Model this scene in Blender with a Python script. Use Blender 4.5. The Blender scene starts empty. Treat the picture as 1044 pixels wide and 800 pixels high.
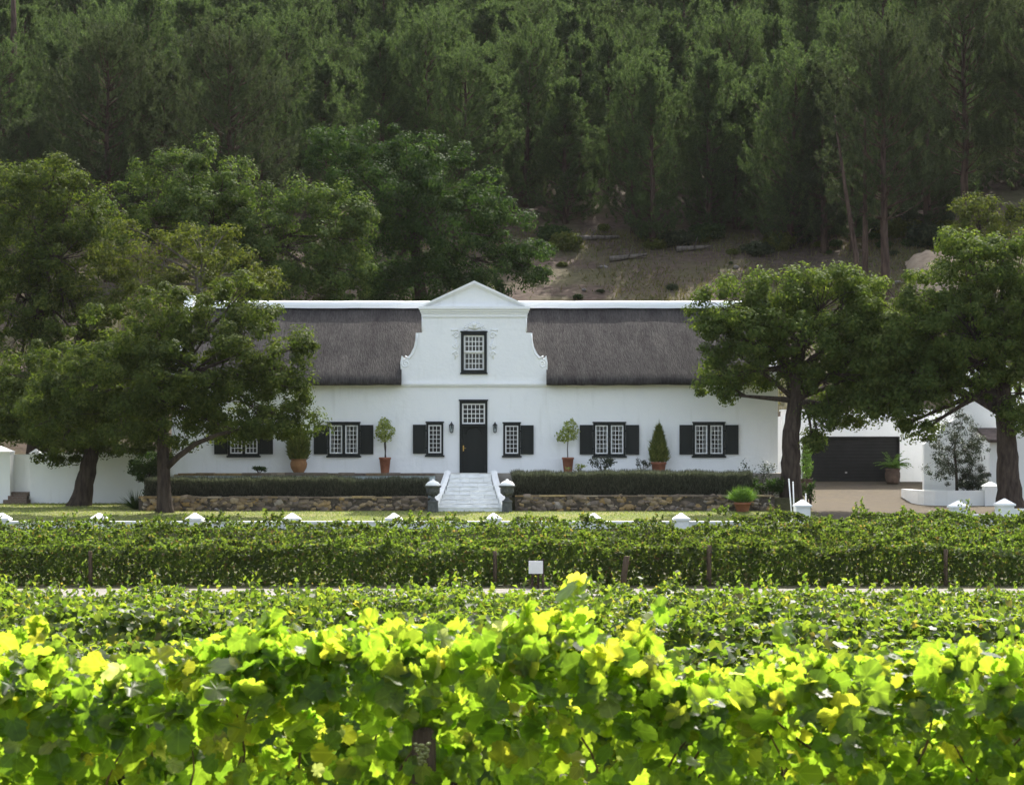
import bpy, math, random
import numpy as np
from mathutils import Vector, Matrix
from mathutils.geometry import tessellate_polygon
R = math.radians
rng = np.random.default_rng(7)
random.seed(7)
scn = bpy.context.scene
COL = scn.collection

# ------------------------------------------------------------------ camera, light, exposure
EYE, FPX, HOR = 2.3, 1920.0, 470.0           # eye height, focal length in photo pixels, horizon row
cd = bpy.data.cameras.new('camera'); cam = bpy.data.objects.new('camera', cd); COL.objects.link(cam)
cam.location = (0, 0, EYE); cam.rotation_euler = (R(90), 0, 0)
cd.sensor_fit = 'HORIZONTAL'; cd.sensor_width = 36; cd.lens = 36 * FPX / 1044
cd.shift_y = (HOR - 400) / 1044; cd.clip_start = 0.1; cd.clip_end = 2000
cd.dof.use_dof = True; cd.dof.focus_distance = 76; cd.dof.aperture_fstop = 11.0
scn.camera = cam
SUN_EL, SUN_AZ = 49.0, 20.0                   # azimuth measured from +Y towards +X: the sun stands behind the house
w = bpy.data.worlds.new('World'); scn.world = w; w.use_nodes = True
nt = w.node_tree; nt.nodes.clear()
sky = nt.nodes.new('ShaderNodeTexSky'); sky.sky_type = 'NISHITA'; sky.sun_disc = False
sky.sun_elevation = R(SUN_EL); sky.sun_rotation = R(SUN_AZ); sky.altitude = 200; sky.air_density = 1.0; sky.dust_density = 4.5; sky.ozone_density = 0.4
bg = nt.nodes.new('ShaderNodeBackground'); bg.inputs[1].default_value = 0.15
wo = nt.nodes.new('ShaderNodeOutputWorld'); hs = nt.nodes.new('ShaderNodeHueSaturation'); hs.inputs['Saturation'].default_value = 0.58; nt.links.new(sky.outputs[0], hs.inputs['Color']); nt.links.new(hs.outputs[0], bg.inputs[0]); nt.links.new(bg.outputs[0], wo.inputs[0])
sl = bpy.data.lights.new('sun', 'SUN'); sl.energy = 2.9; sl.angle = R(0.55); sl.color = (1.0, 0.95, 0.86)
so = bpy.data.objects.new('sun', sl); COL.objects.link(so)
sv = Vector((math.sin(R(SUN_AZ)) * math.cos(R(SUN_EL)), math.cos(R(SUN_AZ)) * math.cos(R(SUN_EL)), math.sin(R(SUN_EL))))
so.rotation_euler = (-sv).to_track_quat('-Z', 'Y').to_euler(); so.location = (40, 120, 90)
vs = scn.view_settings; vs.view_transform = 'Standard'; vs.look = 'None'; vs.gamma = 1; vs.exposure = 1.62
scn.render.engine = 'CYCLES'
try:
    scn.cycles.max_bounces = 7; scn.cycles.diffuse_bounces = 3; scn.cycles.transmission_bounces = 4
    scn.cycles.transparent_max_bounces = 8; scn.cycles.sample_clamp_indirect = 6
except Exception: pass

# ------------------------------------------------------------------ helpers
def X(px, y): return (px - 522.0) * y / FPX
def Z(py, y): return EYE + (HOR - py) * y / FPX
GY = [-60, 0, 7, 15, 30, 39, 44, 48, 53, 57, 62, 65.6, 66.2, 75, 82, 90, 92]
GZ = [0.9, 0.3, 0.05, -0.62, -1.4, -1.8, -1.6, -1.15, -1.08, -1.02, -0.86, -0.76, -0.1, 0.3, 0.46, 1.3, 1.55]
def g(y):
    return float(np.interp(y, GY, GZ))
def snoise(x, y, s=1.0, seed=0):
    r = np.random.default_rng(seed); v = 0
    for k in range(6):
        a = r.uniform(0, 6.28); f = (0.5 + r.uniform(0, 1.6)) / s
        v = v + np.sin((x * math.cos(a) + y * math.sin(a)) * f + r.uniform(0, 6.28)) / 6
    return v
def hill(x, y):
    x = np.asarray(x, float); y = np.asarray(y, float)
    t = np.clip((y - 92) / 8, 0, 1)
    return 1.55 + 0.40 * (y - 92) + t * (0.9 * snoise(x, y, 9, 3) + 0.35 * snoise(x, y, 2.5, 4)) \
        + t * 1.0 * np.clip((x - 22) / 16, 0, 1.6)
def gz(x, y):
    return g(y) if y < 92 else float(hill(x, y))

def tag(o, label=None, cat=None, group=None, kind=None):
    if label: o['label'] = label
    if cat: o['category'] = cat
    if group: o['group'] = group
    if kind: o['kind'] = kind
    return o
def empty(name, loc=(0, 0, 0), label=None, cat=None, group=None, rz=0):
    o = bpy.data.objects.new(name, None); COL.objects.link(o)
    o.location = loc; o.rotation_euler = (0, 0, rz)
    return tag(o, label, cat, group)
def link(name, me, mats, parent=None, loc=None):
    o = bpy.data.objects.new(name, me); COL.objects.link(o)
    for m in (mats if isinstance(mats, (list, tuple)) else [mats]): me.materials.append(m)
    if parent: o.parent = parent
    if loc is not None: o.location = loc
    return o
def np_mesh(name, V, F, smooth=False):
    me = bpy.data.meshes.new(name); V = np.ascontiguousarray(V, np.float32); F = np.ascontiguousarray(F, np.int32)
    n, k = F.shape
    me.vertices.add(len(V)); me.vertices.foreach_set('co', V.ravel())
    me.loops.add(n * k); me.loops.foreach_set('vertex_index', F.ravel())
    me.polygons.add(n); me.polygons.foreach_set('loop_start', np.arange(0, n * k, k, dtype=np.int32))
    if smooth: me.polygons.foreach_set('use_smooth', np.ones(n, bool))
    me.update(calc_edges=True); return me
class MB:
    def __init__(s): s.v = []; s.f = []; s.m = []; s.s = []
    def add(s, vs, fs, mat=0, smooth=False):
        b = len(s.v); s.v += [tuple(v) for v in vs]
        for f in fs: s.f.append([b + i for i in f]); s.m.append(mat); s.s.append(smooth)
        return s
    def box(s, x0, x1, y0, y1, z0, z1, mat=0, M=None):
        vs = [Vector((x, y, z)) for z in (z0, z1) for y in (y0, y1) for x in (x0, x1)]
        if M is not None: vs = [M @ v for v in vs]
        return s.add(vs, [(0, 2, 3, 1), (4, 5, 7, 6), (0, 1, 5, 4), (2, 6, 7, 3), (0, 4, 6, 2), (1, 3, 7, 5)], mat)
    def frustum(s, x, y, z0, z1, a0, b0, a1, b1, mat=0, M=None):
        vs = [Vector((x + i * a0, y + j * b0, z0)) for j in (-1, 1) for i in (-1, 1)] + [Vector((x + i * a1, y + j * b1, z1)) for j in (-1, 1) for i in (-1, 1)]
        if M is not None: vs = [M @ v for v in vs]
        return s.add(vs, [(0, 2, 3, 1), (4, 5, 7, 6), (0, 1, 5, 4), (2, 6, 7, 3), (0, 4, 6, 2), (1, 3, 7, 5)], mat)
    def lathe(s, prof, n=20, c=(0, 0, 0), mat=0, cap=True, wob=0):
        vs = []; fs = []
        for (r, z) in prof:
            for i in range(n):
                a = 6.28318 * i / n; q = r * (1 + wob * math.sin(3 * a + z * 2))
                vs.append((c[0] + q * math.cos(a), c[1] + q * math.sin(a), c[2] + z))
        for k in range(len(prof) - 1):
            for i in range(n):
                j = (i + 1) % n; fs.append((k * n + i, k * n + j, (k + 1) * n + j, (k + 1) * n + i))
        s.add(vs, fs, mat, True)
        if cap:
            b = len(s.v) - len(vs)
            s.f.append([b + i for i in range(n)][::-1]); s.m.append(mat); s.s.append(False)
            s.f.append([b + (len(prof) - 1) * n + i for i in range(n)]); s.m.append(mat); s.s.append(False)
        return s
    def tube(s, pts, rad, n=7, mat=0):
        pts = [Vector(p) for p in pts]; rad = rad if isinstance(rad, (list, tuple)) else [rad] * len(pts)
        vs = []; fs = []; up = None
        for i, p in enumerate(pts):
            d = (pts[min(i + 1, len(pts) - 1)] - pts[max(i - 1, 0)])
            d = d.normalized() if d.length > 1e-9 else Vector((0, 0, 1))
            if up is None: up = Vector((1, 0, 0)) if abs(d.x) < 0.8 else Vector((0, 1, 0))
            a = d.cross(up).normalized(); b = a.cross(d).normalized(); up = b
            for k in range(n):
                t = 6.28318 * k / n; vs.append(p + (a * math.cos(t) + b * math.sin(t)) * rad[i])
        for i in range(len(pts) - 1):
            for k in range(n):
                j = (k + 1) % n; fs.append((i * n + k, (i + 1) * n + k, (i + 1) * n + j, i * n + j))
        fs.append(tuple(range(n))); fs.append(tuple((len(pts) - 1) * n + k for k in range(n))[::-1])
        return s.add(vs, fs, mat, True)
    def prism(s, outline, y0, y1, holes=(), mat=0):
        """outline of (x, z); extruded from y0 (front) to y1"""
        loops = [list(outline)] + [list(h) for h in holes]
        flat = [p for l in loops for p in l]; n = len(flat)
        tri = tessellate_polygon([[Vector((p[0], p[1], 0)) for p in l] for l in loops])
        vs = [(p[0], y0, p[1]) for p in flat] + [(p[0], y1, p[1]) for p in flat]
        fs = []
        for t in tri:
            a, b, c = t; A, B, C2 = flat[a], flat[b], flat[c]
            if (B[0] - A[0]) * (C2[1] - A[1]) - (B[1] - A[1]) * (C2[0] - A[0]) < 0: a, b, c = a, c, b
            fs.append((a, b, c)); fs.append((a + n, c + n, b + n))
        k = 0
        for li, l in enumerate(loops):
            m = len(l)
            for i in range(m):
                j = (i + 1) % m; fs.append((k + i, k + i + n, k + j + n, k + j))
            k += m
        return s.add(vs, fs, mat)
    def build(s, name, mats, parent=None, loc=None):
        me = bpy.data.meshes.new(name); me.from_pydata(s.v, [], s.f); me.update()
        me.polygons.foreach_set('material_index', s.m); me.polygons.foreach_set('use_smooth', s.s)
        return link(name, me, mats, parent, loc)

# ---- materials
def nodes(name):
    m = bpy.data.materials.new(name); m.use_nodes = True; t = m.node_tree; t.nodes.clear()
    out = t.nodes.new('ShaderNodeOutputMaterial'); return m, t, out
def N(t, typ, **kw):
    n = t.nodes.new(typ)
    for k, v in kw.items():
        if k.startswith('i_'): n.inputs[k[2:].replace('_', ' ')].default_value = v
        else: setattr(n, k, v)
    return n
def ramp(t, fac, stops):
    r = t.nodes.new('ShaderNodeValToRGB'); e = r.color_ramp.elements
    while len(e) < len(stops): e.new(0.5)
    for el, (p, c) in zip(e, stops): el.position = p; el.color = (*c, 1)
    t.links.new(fac, r.inputs[0]); return r.outputs[0]
def mix(t, fac, a, b, mode='MIX'):
    n = t.nodes.new('ShaderNodeMix'); n.data_type = 'RGBA'; n.blend_type = mode
    for idx, v in ((0, fac), (6, a), (7, b)):
        if isinstance(v, (int, float)): n.inputs[idx].default_value = v
        elif isinstance(v, tuple): n.inputs[idx].default_value = (*v, 1)
        else: t.links.new(v, n.inputs[idx])
    return n.outputs[2]
def mat(name, c1, c2=None, scale=3.0, rough=0.8, spec=0.3, bump=0.0, bscale=None, stretch=None, detail=6, coat=0, metal=0, extra=None):
    m, t, out = nodes(name); b = N(t, 'ShaderNodeBsdfPrincipled'); t.links.new(b.outputs[0], out.inputs[0])
    b.inputs['Roughness'].default_value = rough; b.inputs['Specular IOR Level'].default_value = spec; b.inputs['Metallic'].default_value = metal
    tc = N(t, 'ShaderNodeTexCoord'); vec = tc.outputs['Object']
    if stretch:
        mp = N(t, 'ShaderNodeMapping'); mp.inputs['Scale'].default_value = stretch; t.links.new(vec, mp.inputs[0]); vec = mp.outputs[0]
    n1 = N(t, 'ShaderNodeTexNoise'); n1.inputs['Scale'].default_value = scale; n1.inputs['Detail'].default_value = detail; t.links.new(vec, n1.inputs['Vector'])
    col = ramp(t, n1.outputs[0], [(0.3, c1), (0.7, c2 or c1)])
    if extra: col = extra(t, vec, col)
    t.links.new(col, b.inputs['Base Color'])
    if bump:
        n2 = N(t, 'ShaderNodeTexNoise'); n2.inputs['Scale'].default_value = bscale or scale * 2; n2.inputs['Detail'].default_value = 5; t.links.new(vec, n2.inputs['Vector'])
        bp = N(t, 'ShaderNodeBump'); bp.inputs['Strength'].default_value = min(1, bump); bp.inputs['Distance'].default_value = 0.05 * max(1, bump)
        t.links.new(n2.outputs[0], bp.inputs['Height']); t.links.new(bp.outputs[0], b.inputs['Normal'])
    return m
def leafmat(name, stops, trans, tfac=0.4, rough=0.45, spec=0.4, patch=None, veins=False):
    """stops: colour ramp over a random value per leaf; trans multiplies to the light passing through"""
    m, t, out = nodes(name); geo = N(t, 'ShaderNodeNewGeometry'); rnd = geo.outputs['Random Per Island']
    col = ramp(t, rnd, stops)
    if patch:                                    # slow variation of leaf colour from plant to plant
        tc = N(t, 'ShaderNodeTexCoord'); nz = N(t, 'ShaderNodeTexNoise'); nz.inputs['Scale'].default_value = patch[0]; nz.inputs['Detail'].default_value = 3
        t.links.new(tc.outputs['Object'], nz.inputs['Vector'])
        f = ramp(t, nz.outputs[0], [(0.38, (0, 0, 0)), (0.62, (1, 1, 1))]); col = mix(t, f, col, mix(t, 1.0, col, patch[1], 'MULTIPLY'))
    if veins:                                    # five ribs and blotches drawn in each leaf's own coordinates
        uv = N(t, 'ShaderNodeUVMap'); sp = N(t, 'ShaderNodeSeparateXYZ'); t.links.new(uv.outputs[0], sp.inputs[0])
        def mth(op, a, b_=None, c_=None):
            n = N(t, 'ShaderNodeMath', operation=op)
            for i_, v in enumerate((a, b_, c_)):
                if v is None: continue
                if isinstance(v, (int, float)): n.inputs[i_].default_value = v
                else: t.links.new(v, n.inputs[i_])
            return n.outputs[0]
        u_ = mth('ADD', sp.outputs[0], .32); ay = mth('ABSOLUTE', sp.outputs[1]); best = None
        for ang in (0, 48, 100):
            ca, sa = math.cos(R(ang)), math.sin(R(ang)); along = mth('ADD', mth('MULTIPLY', u_, ca), mth('MULTIPLY', ay, sa)); d_ = mth('ABSOLUTE', mth('SUBTRACT', mth('MULTIPLY', ay, ca), mth('MULTIPLY', u_, sa)))
            d_ = mth('ADD', d_, mth('MULTIPLY', mth('LESS_THAN', along, 0.0), 1.0)); best = d_ if best is None else mth('MINIMUM', best, d_)
        vm = mth('MULTIPLY', mth('SUBTRACT', 1.0, mth('MINIMUM', mth('DIVIDE', best, .035), 1.0)), .55)
        tc = N(t, 'ShaderNodeTexCoord'); nz = N(t, 'ShaderNodeTexNoise'); nz.inputs['Scale'].default_value = 26; nz.inputs['Detail'].default_value = 5; t.links.new(tc.outputs['Object'], nz.inputs['Vector'])
        col = mix(t, 1.0, col, ramp(t, nz.outputs[0], [(0.3, (.62, .66, .6)), (0.5, (1, 1, 1)), (0.68, (1.0, 1.0, .9)), (0.80, (1.12, .95, .7))]), 'MULTIPLY')
        col = mix(t, vm, col, mix(t, 1.0, col, (1.7, 1.6, 1.9), 'MULTIPLY'))
    b = N(t, 'ShaderNodeBsdfPrincipled'); b.inputs['Roughness'].default_value = rough; b.inputs['Specular IOR Level'].default_value = spec
    t.links.new(col, b.inputs['Base Color'])
    tr = N(t, 'ShaderNodeBsdfTranslucent'); t.links.new(mix(t, 1.0, col, trans, 'MULTIPLY'), tr.inputs[0])
    mx = N(t, 'ShaderNodeMixShader'); mx.inputs[0].default_value = tfac
    t.links.new(b.outputs[0], mx.inputs[1]); t.links.new(tr.outputs[0], mx.inputs[2]); t.links.new(mx.outputs[0], out.inputs[0])
    return m

def plaster_extra(dirt):
    def f(t, vec, col):
        mp = N(t, 'ShaderNodeMapping'); mp.inputs['Scale'].default_value = (1.6, 1.6, 0.22); t.links.new(vec, mp.inputs[0])
        n = N(t, 'ShaderNodeTexNoise'); n.inputs['Scale'].default_value = 2.2; n.inputs['Detail'].default_value = 7; t.links.new(mp.outputs[0], n.inputs['Vector'])
        k = ramp(t, n.outputs[0], [(0.58, (0, 0, 0)), (0.95, (1, 1, 1))])
        return mix(t, k, col, dirt)
    return f
M = {}
M['plaster'] = mat('white_plaster', (0.83, 0.845, 0.835), (0.86, 0.87, 0.855), 1.3, 0.85, 0.2, 0.35, 5.0, extra=plaster_extra((0.70, 0.71, 0.68)))
M['plaster_old'] = mat('old_white_plaster', (0.70, 0.72, 0.70), (0.80, 0.81, 0.79), 2.2, 0.88, 0.2, 0.6, 5.0, extra=plaster_extra((0.52, 0.53, 0.49)))
M['plaster_blue'] = mat('pale_blue_limewash', (0.42, 0.50, 0.50), (0.55, 0.62, 0.61), 2.2, 0.88, 0.2, 0.6, 5.0)
M['limewash_stone'] = mat('limewashed_stone', (0.68, 0.69, 0.67), (0.86, 0.87, 0.85), 4.0, 0.85, 0.2, 1.2, 6.0, stretch=(0.7, 0.7, 2.2))
M['white_paint'] = mat('white_paint', (0.78, 0.79, 0.77), (0.82, 0.82, 0.8), 4, 0.45, 0.4)
M['green_paint'] = mat('black_green_paint', (0.008, 0.011, 0.010), (0.012, 0.016, 0.014), 6, 0.5, 0.25, 0.1, 30, stretch=(1, 1, 0.15))
M['garage_paint'] = mat('charcoal_paint', (0.010, 0.011, 0.011), (0.016, 0.017, 0.017), 3, 0.6, 0.2)
def thatch_extra(t, vec, col):
    tc = N(t, 'ShaderNodeTexCoord'); mp = N(t, 'ShaderNodeMapping'); mp.inputs['Scale'].default_value = (1.3, .35, .35); t.links.new(tc.outputs['Object'], mp.inputs[0])
    n = N(t, 'ShaderNodeTexNoise'); n.inputs['Scale'].default_value = 1.1; n.inputs['Detail'].default_value = 9; n.inputs['Roughness'].default_value = .7; t.links.new(mp.outputs[0], n.inputs['Vector'])
    return mix(t, 1.0, col, ramp(t, n.outputs[0], [(.32, (.62, .60, .62)), (.5, (1, 1, 1)), (.70, (1.35, 1.33, 1.30))]), 'MULTIPLY')
M['thatch'] = mat('old_thatch', (0.036, 0.033, 0.031), (0.076, 0.070, 0.066), 5.0, 0.95, 0.1, 1.6, 9.0, stretch=(4.0, 0.55, 0.55), detail=10, extra=thatch_extra)
def thatch_eave(t, vec, col): return col
M['eave'] = mat('cut_thatch_edge', (0.05, 0.035, 0.025), (0.11, 0.08, 0.06), 14, 0.95, 0.1, 1.0, 40)
M['iron'] = mat('black_iron', (0.012, 0.012, 0.012), (0.02, 0.02, 0.02), 9, 0.5, 0.5)
M['brass'] = mat('brass', (0.45, 0.28, 0.08), (0.55, 0.36, 0.12), 9, 0.35, 0.5, metal=1)
M['terracotta'] = mat('terracotta', (0.20, 0.075, 0.040), (0.30, 0.125, 0.07), 5, 0.8, 0.25, 0.3, 12)
M['ochre_pot'] = mat('ochre_clay', (0.22, 0.11, 0.045), (0.32, 0.17, 0.075), 5, 0.75, 0.25, 0.3, 12)
M['dark_pot'] = mat('weathered_dark_clay', (0.05, 0.035, 0.028), (0.10, 0.07, 0.055), 5, 0.8, 0.25, 0.4, 12)
M['urn'] = mat('grey_cast_stone', (0.055, 0.06, 0.058), (0.11, 0.115, 0.11), 7, 0.85, 0.25, 0.7, 14)
M['bark'] = mat('oak_bark', (0.028, 0.021, 0.017), (0.085, 0.066, 0.052), 4, 0.95, 0.1, 2.0, 7, stretch=(2, 2, 0.5))
M['pine_bark'] = mat('pine_bark', (0.035, 0.024, 0.019), (0.10, 0.07, 0.055), 3, 0.95, 0.1, 2.0, 6, stretch=(2, 2, 0.4))
M['dead_wood'] = mat('grey_dead_wood', (0.07, 0.06, 0.05), (0.17, 0.15, 0.13), 3, 0.95, 0.1, 1.0, 8, stretch=(2, 2, 0.4))
M['post'] = mat('weathered_post_wood', (0.055, 0.038, 0.024), (0.13, 0.095, 0.062), 5, 0.9, 0.15, 1.0, 16, stretch=(4, 4, 0.4))
M['grey_post'] = mat('grey_post_wood', (0.13, 0.115, 0.10), (0.27, 0.25, 0.22), 5, 0.9, 0.15, 1.0, 16, stretch=(4, 4, 0.4))
M['cane'] = mat('vine_cane', (0.08, 0.06, 0.025), (0.16, 0.10, 0.04), 9, 0.7, 0.3)
M['wire'] = mat('galvanised_wire', (0.3, 0.3, 0.3), (0.4, 0.4, 0.4), 9, 0.45, 0.5, metal=1)
M['soil'] = mat('vineyard_soil', (0.042, 0.045, 0.022), (0.085, 0.078, 0.042), 1.5, 0.95, 0.1, 1.0, 6)
M['road'] = mat('pale_farm_road', (0.17, 0.158, 0.14), (0.25, 0.235, 0.21), 2.5, 0.95, 0.1, 0.8, 12)
M['terrace'] = mat('terrace_paving', (0.22, 0.20, 0.17), (0.36, 0.33, 0.28), 3, 0.9, 0.15, 0.6, 9)
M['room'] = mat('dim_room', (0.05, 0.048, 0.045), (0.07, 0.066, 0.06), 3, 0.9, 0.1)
M['curtain'] = mat('white_net_curtain', (0.40, 0.41, 0.40), (0.5, 0.5, 0.49), 6, 0.9, 0.1)
M['core'] = mat('dense_twigs', (0.022, 0.024, 0.015), (0.05, 0.045, 0.028), 8, 0.95, 0.1, 1, 20)
M['grape'] = mat('green_grape', (0.12, 0.14, 0.035), (0.19, 0.20, 0.06), 20, 0.35, 0.5)
M['sign'] = mat('white_sign_board', (0.60, 0.61, 0.58), (0.70, 0.70, 0.68), 3, 0.6, 0.3)
M['rock'] = mat('pale_boulder', (0.11, 0.10, 0.09), (0.24, 0.22, 0.20), 3, 0.9, 0.2, 1.0, 6)
M['tile'] = mat('brown_roof_cover', (0.07, 0.055, 0.048), (0.13, 0.10, 0.09), 3, 0.9, 0.15, 0.8, 9)
def lawn_extra(t, vec, col):
    n = N(t, 'ShaderNodeTexNoise'); n.inputs['Scale'].default_value = 0.45; n.inputs['Detail'].default_value = 4; t.links.new(vec, n.inputs['Vector'])
    return mix(t, ramp(t, n.outputs[0], [(0.42, (0, 0, 0)), (0.68, (1, 1, 1))]), col, (0.24, 0.23, 0.10))
M['lawn'] = mat('mown_lawn', (0.12, 0.155, 0.045), (0.18, 0.20, 0.07), 9, 0.95, 0.1, 1.2, 30, extra=lawn_extra)
def hill_extra(t, vec, col):
    n = N(t, 'ShaderNodeTexNoise'); n.inputs['Scale'].default_value = 0.22; n.inputs['Detail'].default_value = 8; n.inputs['Roughness'].default_value = 0.65; t.links.new(vec, n.inputs['Vector'])
    c = mix(t, ramp(t, n.outputs[0], [(0.45, (0, 0, 0)), (0.6, (1, 1, 1))]), col, (0.082, 0.074, 0.040))
    n2 = N(t, 'ShaderNodeTexNoise'); n2.inputs['Scale'].default_value = 1.4; n2.inputs['Detail'].default_value = 6; t.links.new(vec, n2.inputs['Vector'])
    return mix(t, ramp(t, n2.outputs[0], [(0.58, (0, 0, 0)), (0.66, (0.8, 0.8, 0.8))]), c, (0.055, 0.05, 0.03))
M['hill'] = mat('dry_hillside', (0.050, 0.036, 0.028), (0.10, 0.074, 0.058), 2.2, 0.95, 0.1, 2.0, 2.5, extra=hill_extra)
M['sandbank'] = mat('bare_sandy_bank', (0.26, 0.20, 0.145), (0.38, 0.31, 0.23), 1.8, 0.95, 0.1, 1.5, 4)
def brickmat(name, c1, c2, mortar, scale, bw, bh, rot=0):
    m, t, out = nodes(name); b = N(t, 'ShaderNodeBsdfPrincipled'); t.links.new(b.outputs[0], out.inputs[0]); b.inputs['Roughness'].default_value = 0.95; b.inputs['Specular IOR Level'].default_value = 0.08
    tc = N(t, 'ShaderNodeTexCoord'); mp = N(t, 'ShaderNodeMapping'); mp.inputs['Rotation'].default_value = (rot, 0, 0); t.links.new(tc.outputs['Object'], mp.inputs[0])
    br = N(t, 'ShaderNodeTexBrick'); t.links.new(mp.outputs[0], br.inputs['Vector']); br.inputs['Color1'].default_value = (*c1, 1); br.inputs['Color2'].default_value = (*c2, 1)
    br.inputs['Mortar'].default_value = (*mortar, 1); br.inputs['Scale'].default_value = scale; br.inputs['Brick Width'].default_value = bw; br.inputs['Row Height'].default_value = bh; br.inputs['Mortar Size'].default_value = 0.02
    n = N(t, 'ShaderNodeTexNoise'); n.inputs['Scale'].default_value = 0.7; n.inputs['Detail'].default_value = 6; t.links.new(tc.outputs['Object'], n.inputs['Vector'])
    t.links.new(mix(t, ramp(t, n.outputs[0], [(0.35, (0, 0, 0)), (0.75, (0.8, 0.8, 0.8))]), br.outputs[0], mix(t, 0.5, br.outputs[0], (0.10, 0.08, 0.045))), b.inputs['Base Color'])
    return m
M['paving'] = brickmat('brick_paving', (0.075, 0.062, 0.047), (0.11, 0.09, 0.066), (0.068, 0.058, 0.045), 1.0, 0.22, 0.11)
M['brick'] = brickmat('old_brick', (0.13, 0.075, 0.06), (0.20, 0.115, 0.09), (0.22, 0.19, 0.16), 1.0, 0.22, 0.075, R(90))
def stonemat():
    m, t, out = nodes('rubble_stone'); b = N(t, 'ShaderNodeBsdfPrincipled'); t.links.new(b.outputs[0], out.inputs[0]); b.inputs['Roughness'].default_value = 0.9
    geo = N(t, 'ShaderNodeNewGeometry'); c = ramp(t, geo.outputs['Random Per Island'], [(0.0, (0.11, 0.085, 0.065)), (0.25, (0.20, 0.155, 0.11)), (0.45, (0.14, 0.115, 0.10)), (0.62, (0.30, 0.20, 0.075)), (0.78, (0.22, 0.18, 0.14)), (0.92, (0.34, 0.25, 0.12)), (1.0, (0.30, 0.27, 0.24))])
    tc = N(t, 'ShaderNodeTexCoord'); n = N(t, 'ShaderNodeTexNoise'); n.inputs['Scale'].default_value = 7; n.inputs['Detail'].default_value = 6; t.links.new(tc.outputs['Object'], n.inputs['Vector'])
    t.links.new(mix(t, 0.55, c, mix(t, 1.0, c, ramp(t, n.outputs[0], [(0.3, (0.35, 0.33, 0.3)), (0.7, (1.3, 1.25, 1.2))]), 'MULTIPLY')), b.inputs['Base Color'])
    bp = N(t, 'ShaderNodeBump'); bp.inputs['Strength'].default_value = 0.6; bp.inputs['Distance'].default_value = 0.04; t.links.new(n.outputs[0], bp.inputs['Height']); t.links.new(bp.outputs[0], b.inputs['Normal'])
    return m
M['stone'] = stonemat(); M['mortar'] = mat('earth_mortar', (0.06, 0.05, 0.04), (0.10, 0.085, 0.068), 8, 0.95, 0.1, 0.8, 20)
def glassmat():
    m, t, out = nodes('window_glass'); tr = N(t, 'ShaderNodeBsdfTransparent'); tr.inputs[0].default_value = (0.75, 0.78, 0.78, 1)
    gl = N(t, 'ShaderNodeBsdfGlossy'); gl.inputs['Roughness'].default_value = 0.03; gl.inputs[0].default_value = (0.9, 0.95, 0.95, 1)
    tc = N(t, 'ShaderNodeTexCoord'); n = N(t, 'ShaderNodeTexNoise'); n.inputs['Scale'].default_value = 3.5; t.links.new(tc.outputs['Object'], n.inputs['Vector'])
    bp = N(t, 'ShaderNodeBump'); bp.inputs['Strength'].default_value = 0.12; bp.inputs['Distance'].default_value = 0.05; t.links.new(n.outputs[0], bp.inputs['Height']); t.links.new(bp.outputs[0], gl.inputs['Normal'])
    fr = N(t, 'ShaderNodeFresnel'); fr.inputs[0].default_value = 1.6; mx = N(t, 'ShaderNodeMixShader'); t.links.new(fr.outputs[0], mx.inputs[0])
    t.links.new(tr.outputs[0], mx.inputs[1]); t.links.new(gl.outputs[0], mx.inputs[2]); t.links.new(mx.outputs[0], out.inputs[0]); return m
M['glass'] = glassmat()
# foliage
GRN = lambda a, b, c: (a, b, c)
M['grape_leaf'] = leafmat('grape_leaf', [(0, (0.0327, 0.0569, 0.0086)), (0.45, (0.0506, 0.0768, 0.0119)), (0.85, (0.0683, 0.0883, 0.0142)), (0.965, (0.0891, 0.0855, 0.0166)), (0.98, (0.1055, 0.1148, 0.0765)), (1, (0.0959, 0.1056, 0.0688))], (7.07, 7.23, 2.72), 0.58, 0.42, 0.30, veins=True)  # palest few leaves: felted undersides, coloured pale to stand in for sun glare
M['vine_leaf'] = leafmat('vine_leaf', [(0, (0.0229, 0.0440, 0.0078)), (0.6, (0.0401, 0.0622, 0.0118)), (0.94, (0.0573, 0.0751, 0.0148)), (1, (0.0860, 0.0725, 0.0246))], (6.53, 6.17, 2.36), 0.45, 0.5, 0.28)
M['far_vine_leaf'] = leafmat('far_vine_leaf', [(0, (0.0274, 0.0464, 0.0098)), (0.6, (0.0445, 0.0696, 0.0134)), (0.90, (0.0616, 0.0861, 0.0172)), (1, (0.0889, 0.0629, 0.0306))], (4.91, 4.91, 2.27), 0.42, 0.6, 0.16, patch=(0.35, (0.75, 0.72, 0.75)))
M['oak_leaf'] = leafmat('oak_leaf', [(0, (0.036, 0.052, 0.013)), (0.6, (0.060, 0.080, 0.018)), (1, (0.10, 0.115, 0.028))], (1.9, 2.1, 0.9), 0.35, 0.7, 0.08, patch=(0.5, (0.8, 0.85, 0.9)))
M['green_oak_leaf'] = leafmat('green_oak_leaf', [(0, (0.044, 0.068, 0.016)), (0.6, (0.075, 0.105, 0.024)), (1, (0.12, 0.145, 0.036))], (2.0, 2.1, 0.9), 0.36, 0.7, 0.08, patch=(0.5, (0.8, 0.85, 0.9)))
M['bright_leaf'] = leafmat('bright_broad_leaf', [(0, (0.038, 0.062, 0.018)), (0.6, (0.060, 0.090, 0.025)), (1, (0.095, 0.12, 0.034))], (1.9, 2.0, 0.9), 0.36, 0.7, 0.08, patch=(0.5, (0.8, 0.85, 0.9)))
M['olive_leaf'] = leafmat('yellow_olive_leaf', [(0, (0.045, 0.06, 0.015)), (0.6, (0.07, 0.085, 0.02)), (1, (0.10, 0.11, 0.03))], (1.8, 1.9, 0.8), 0.36, 0.7, 0.08)
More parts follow.
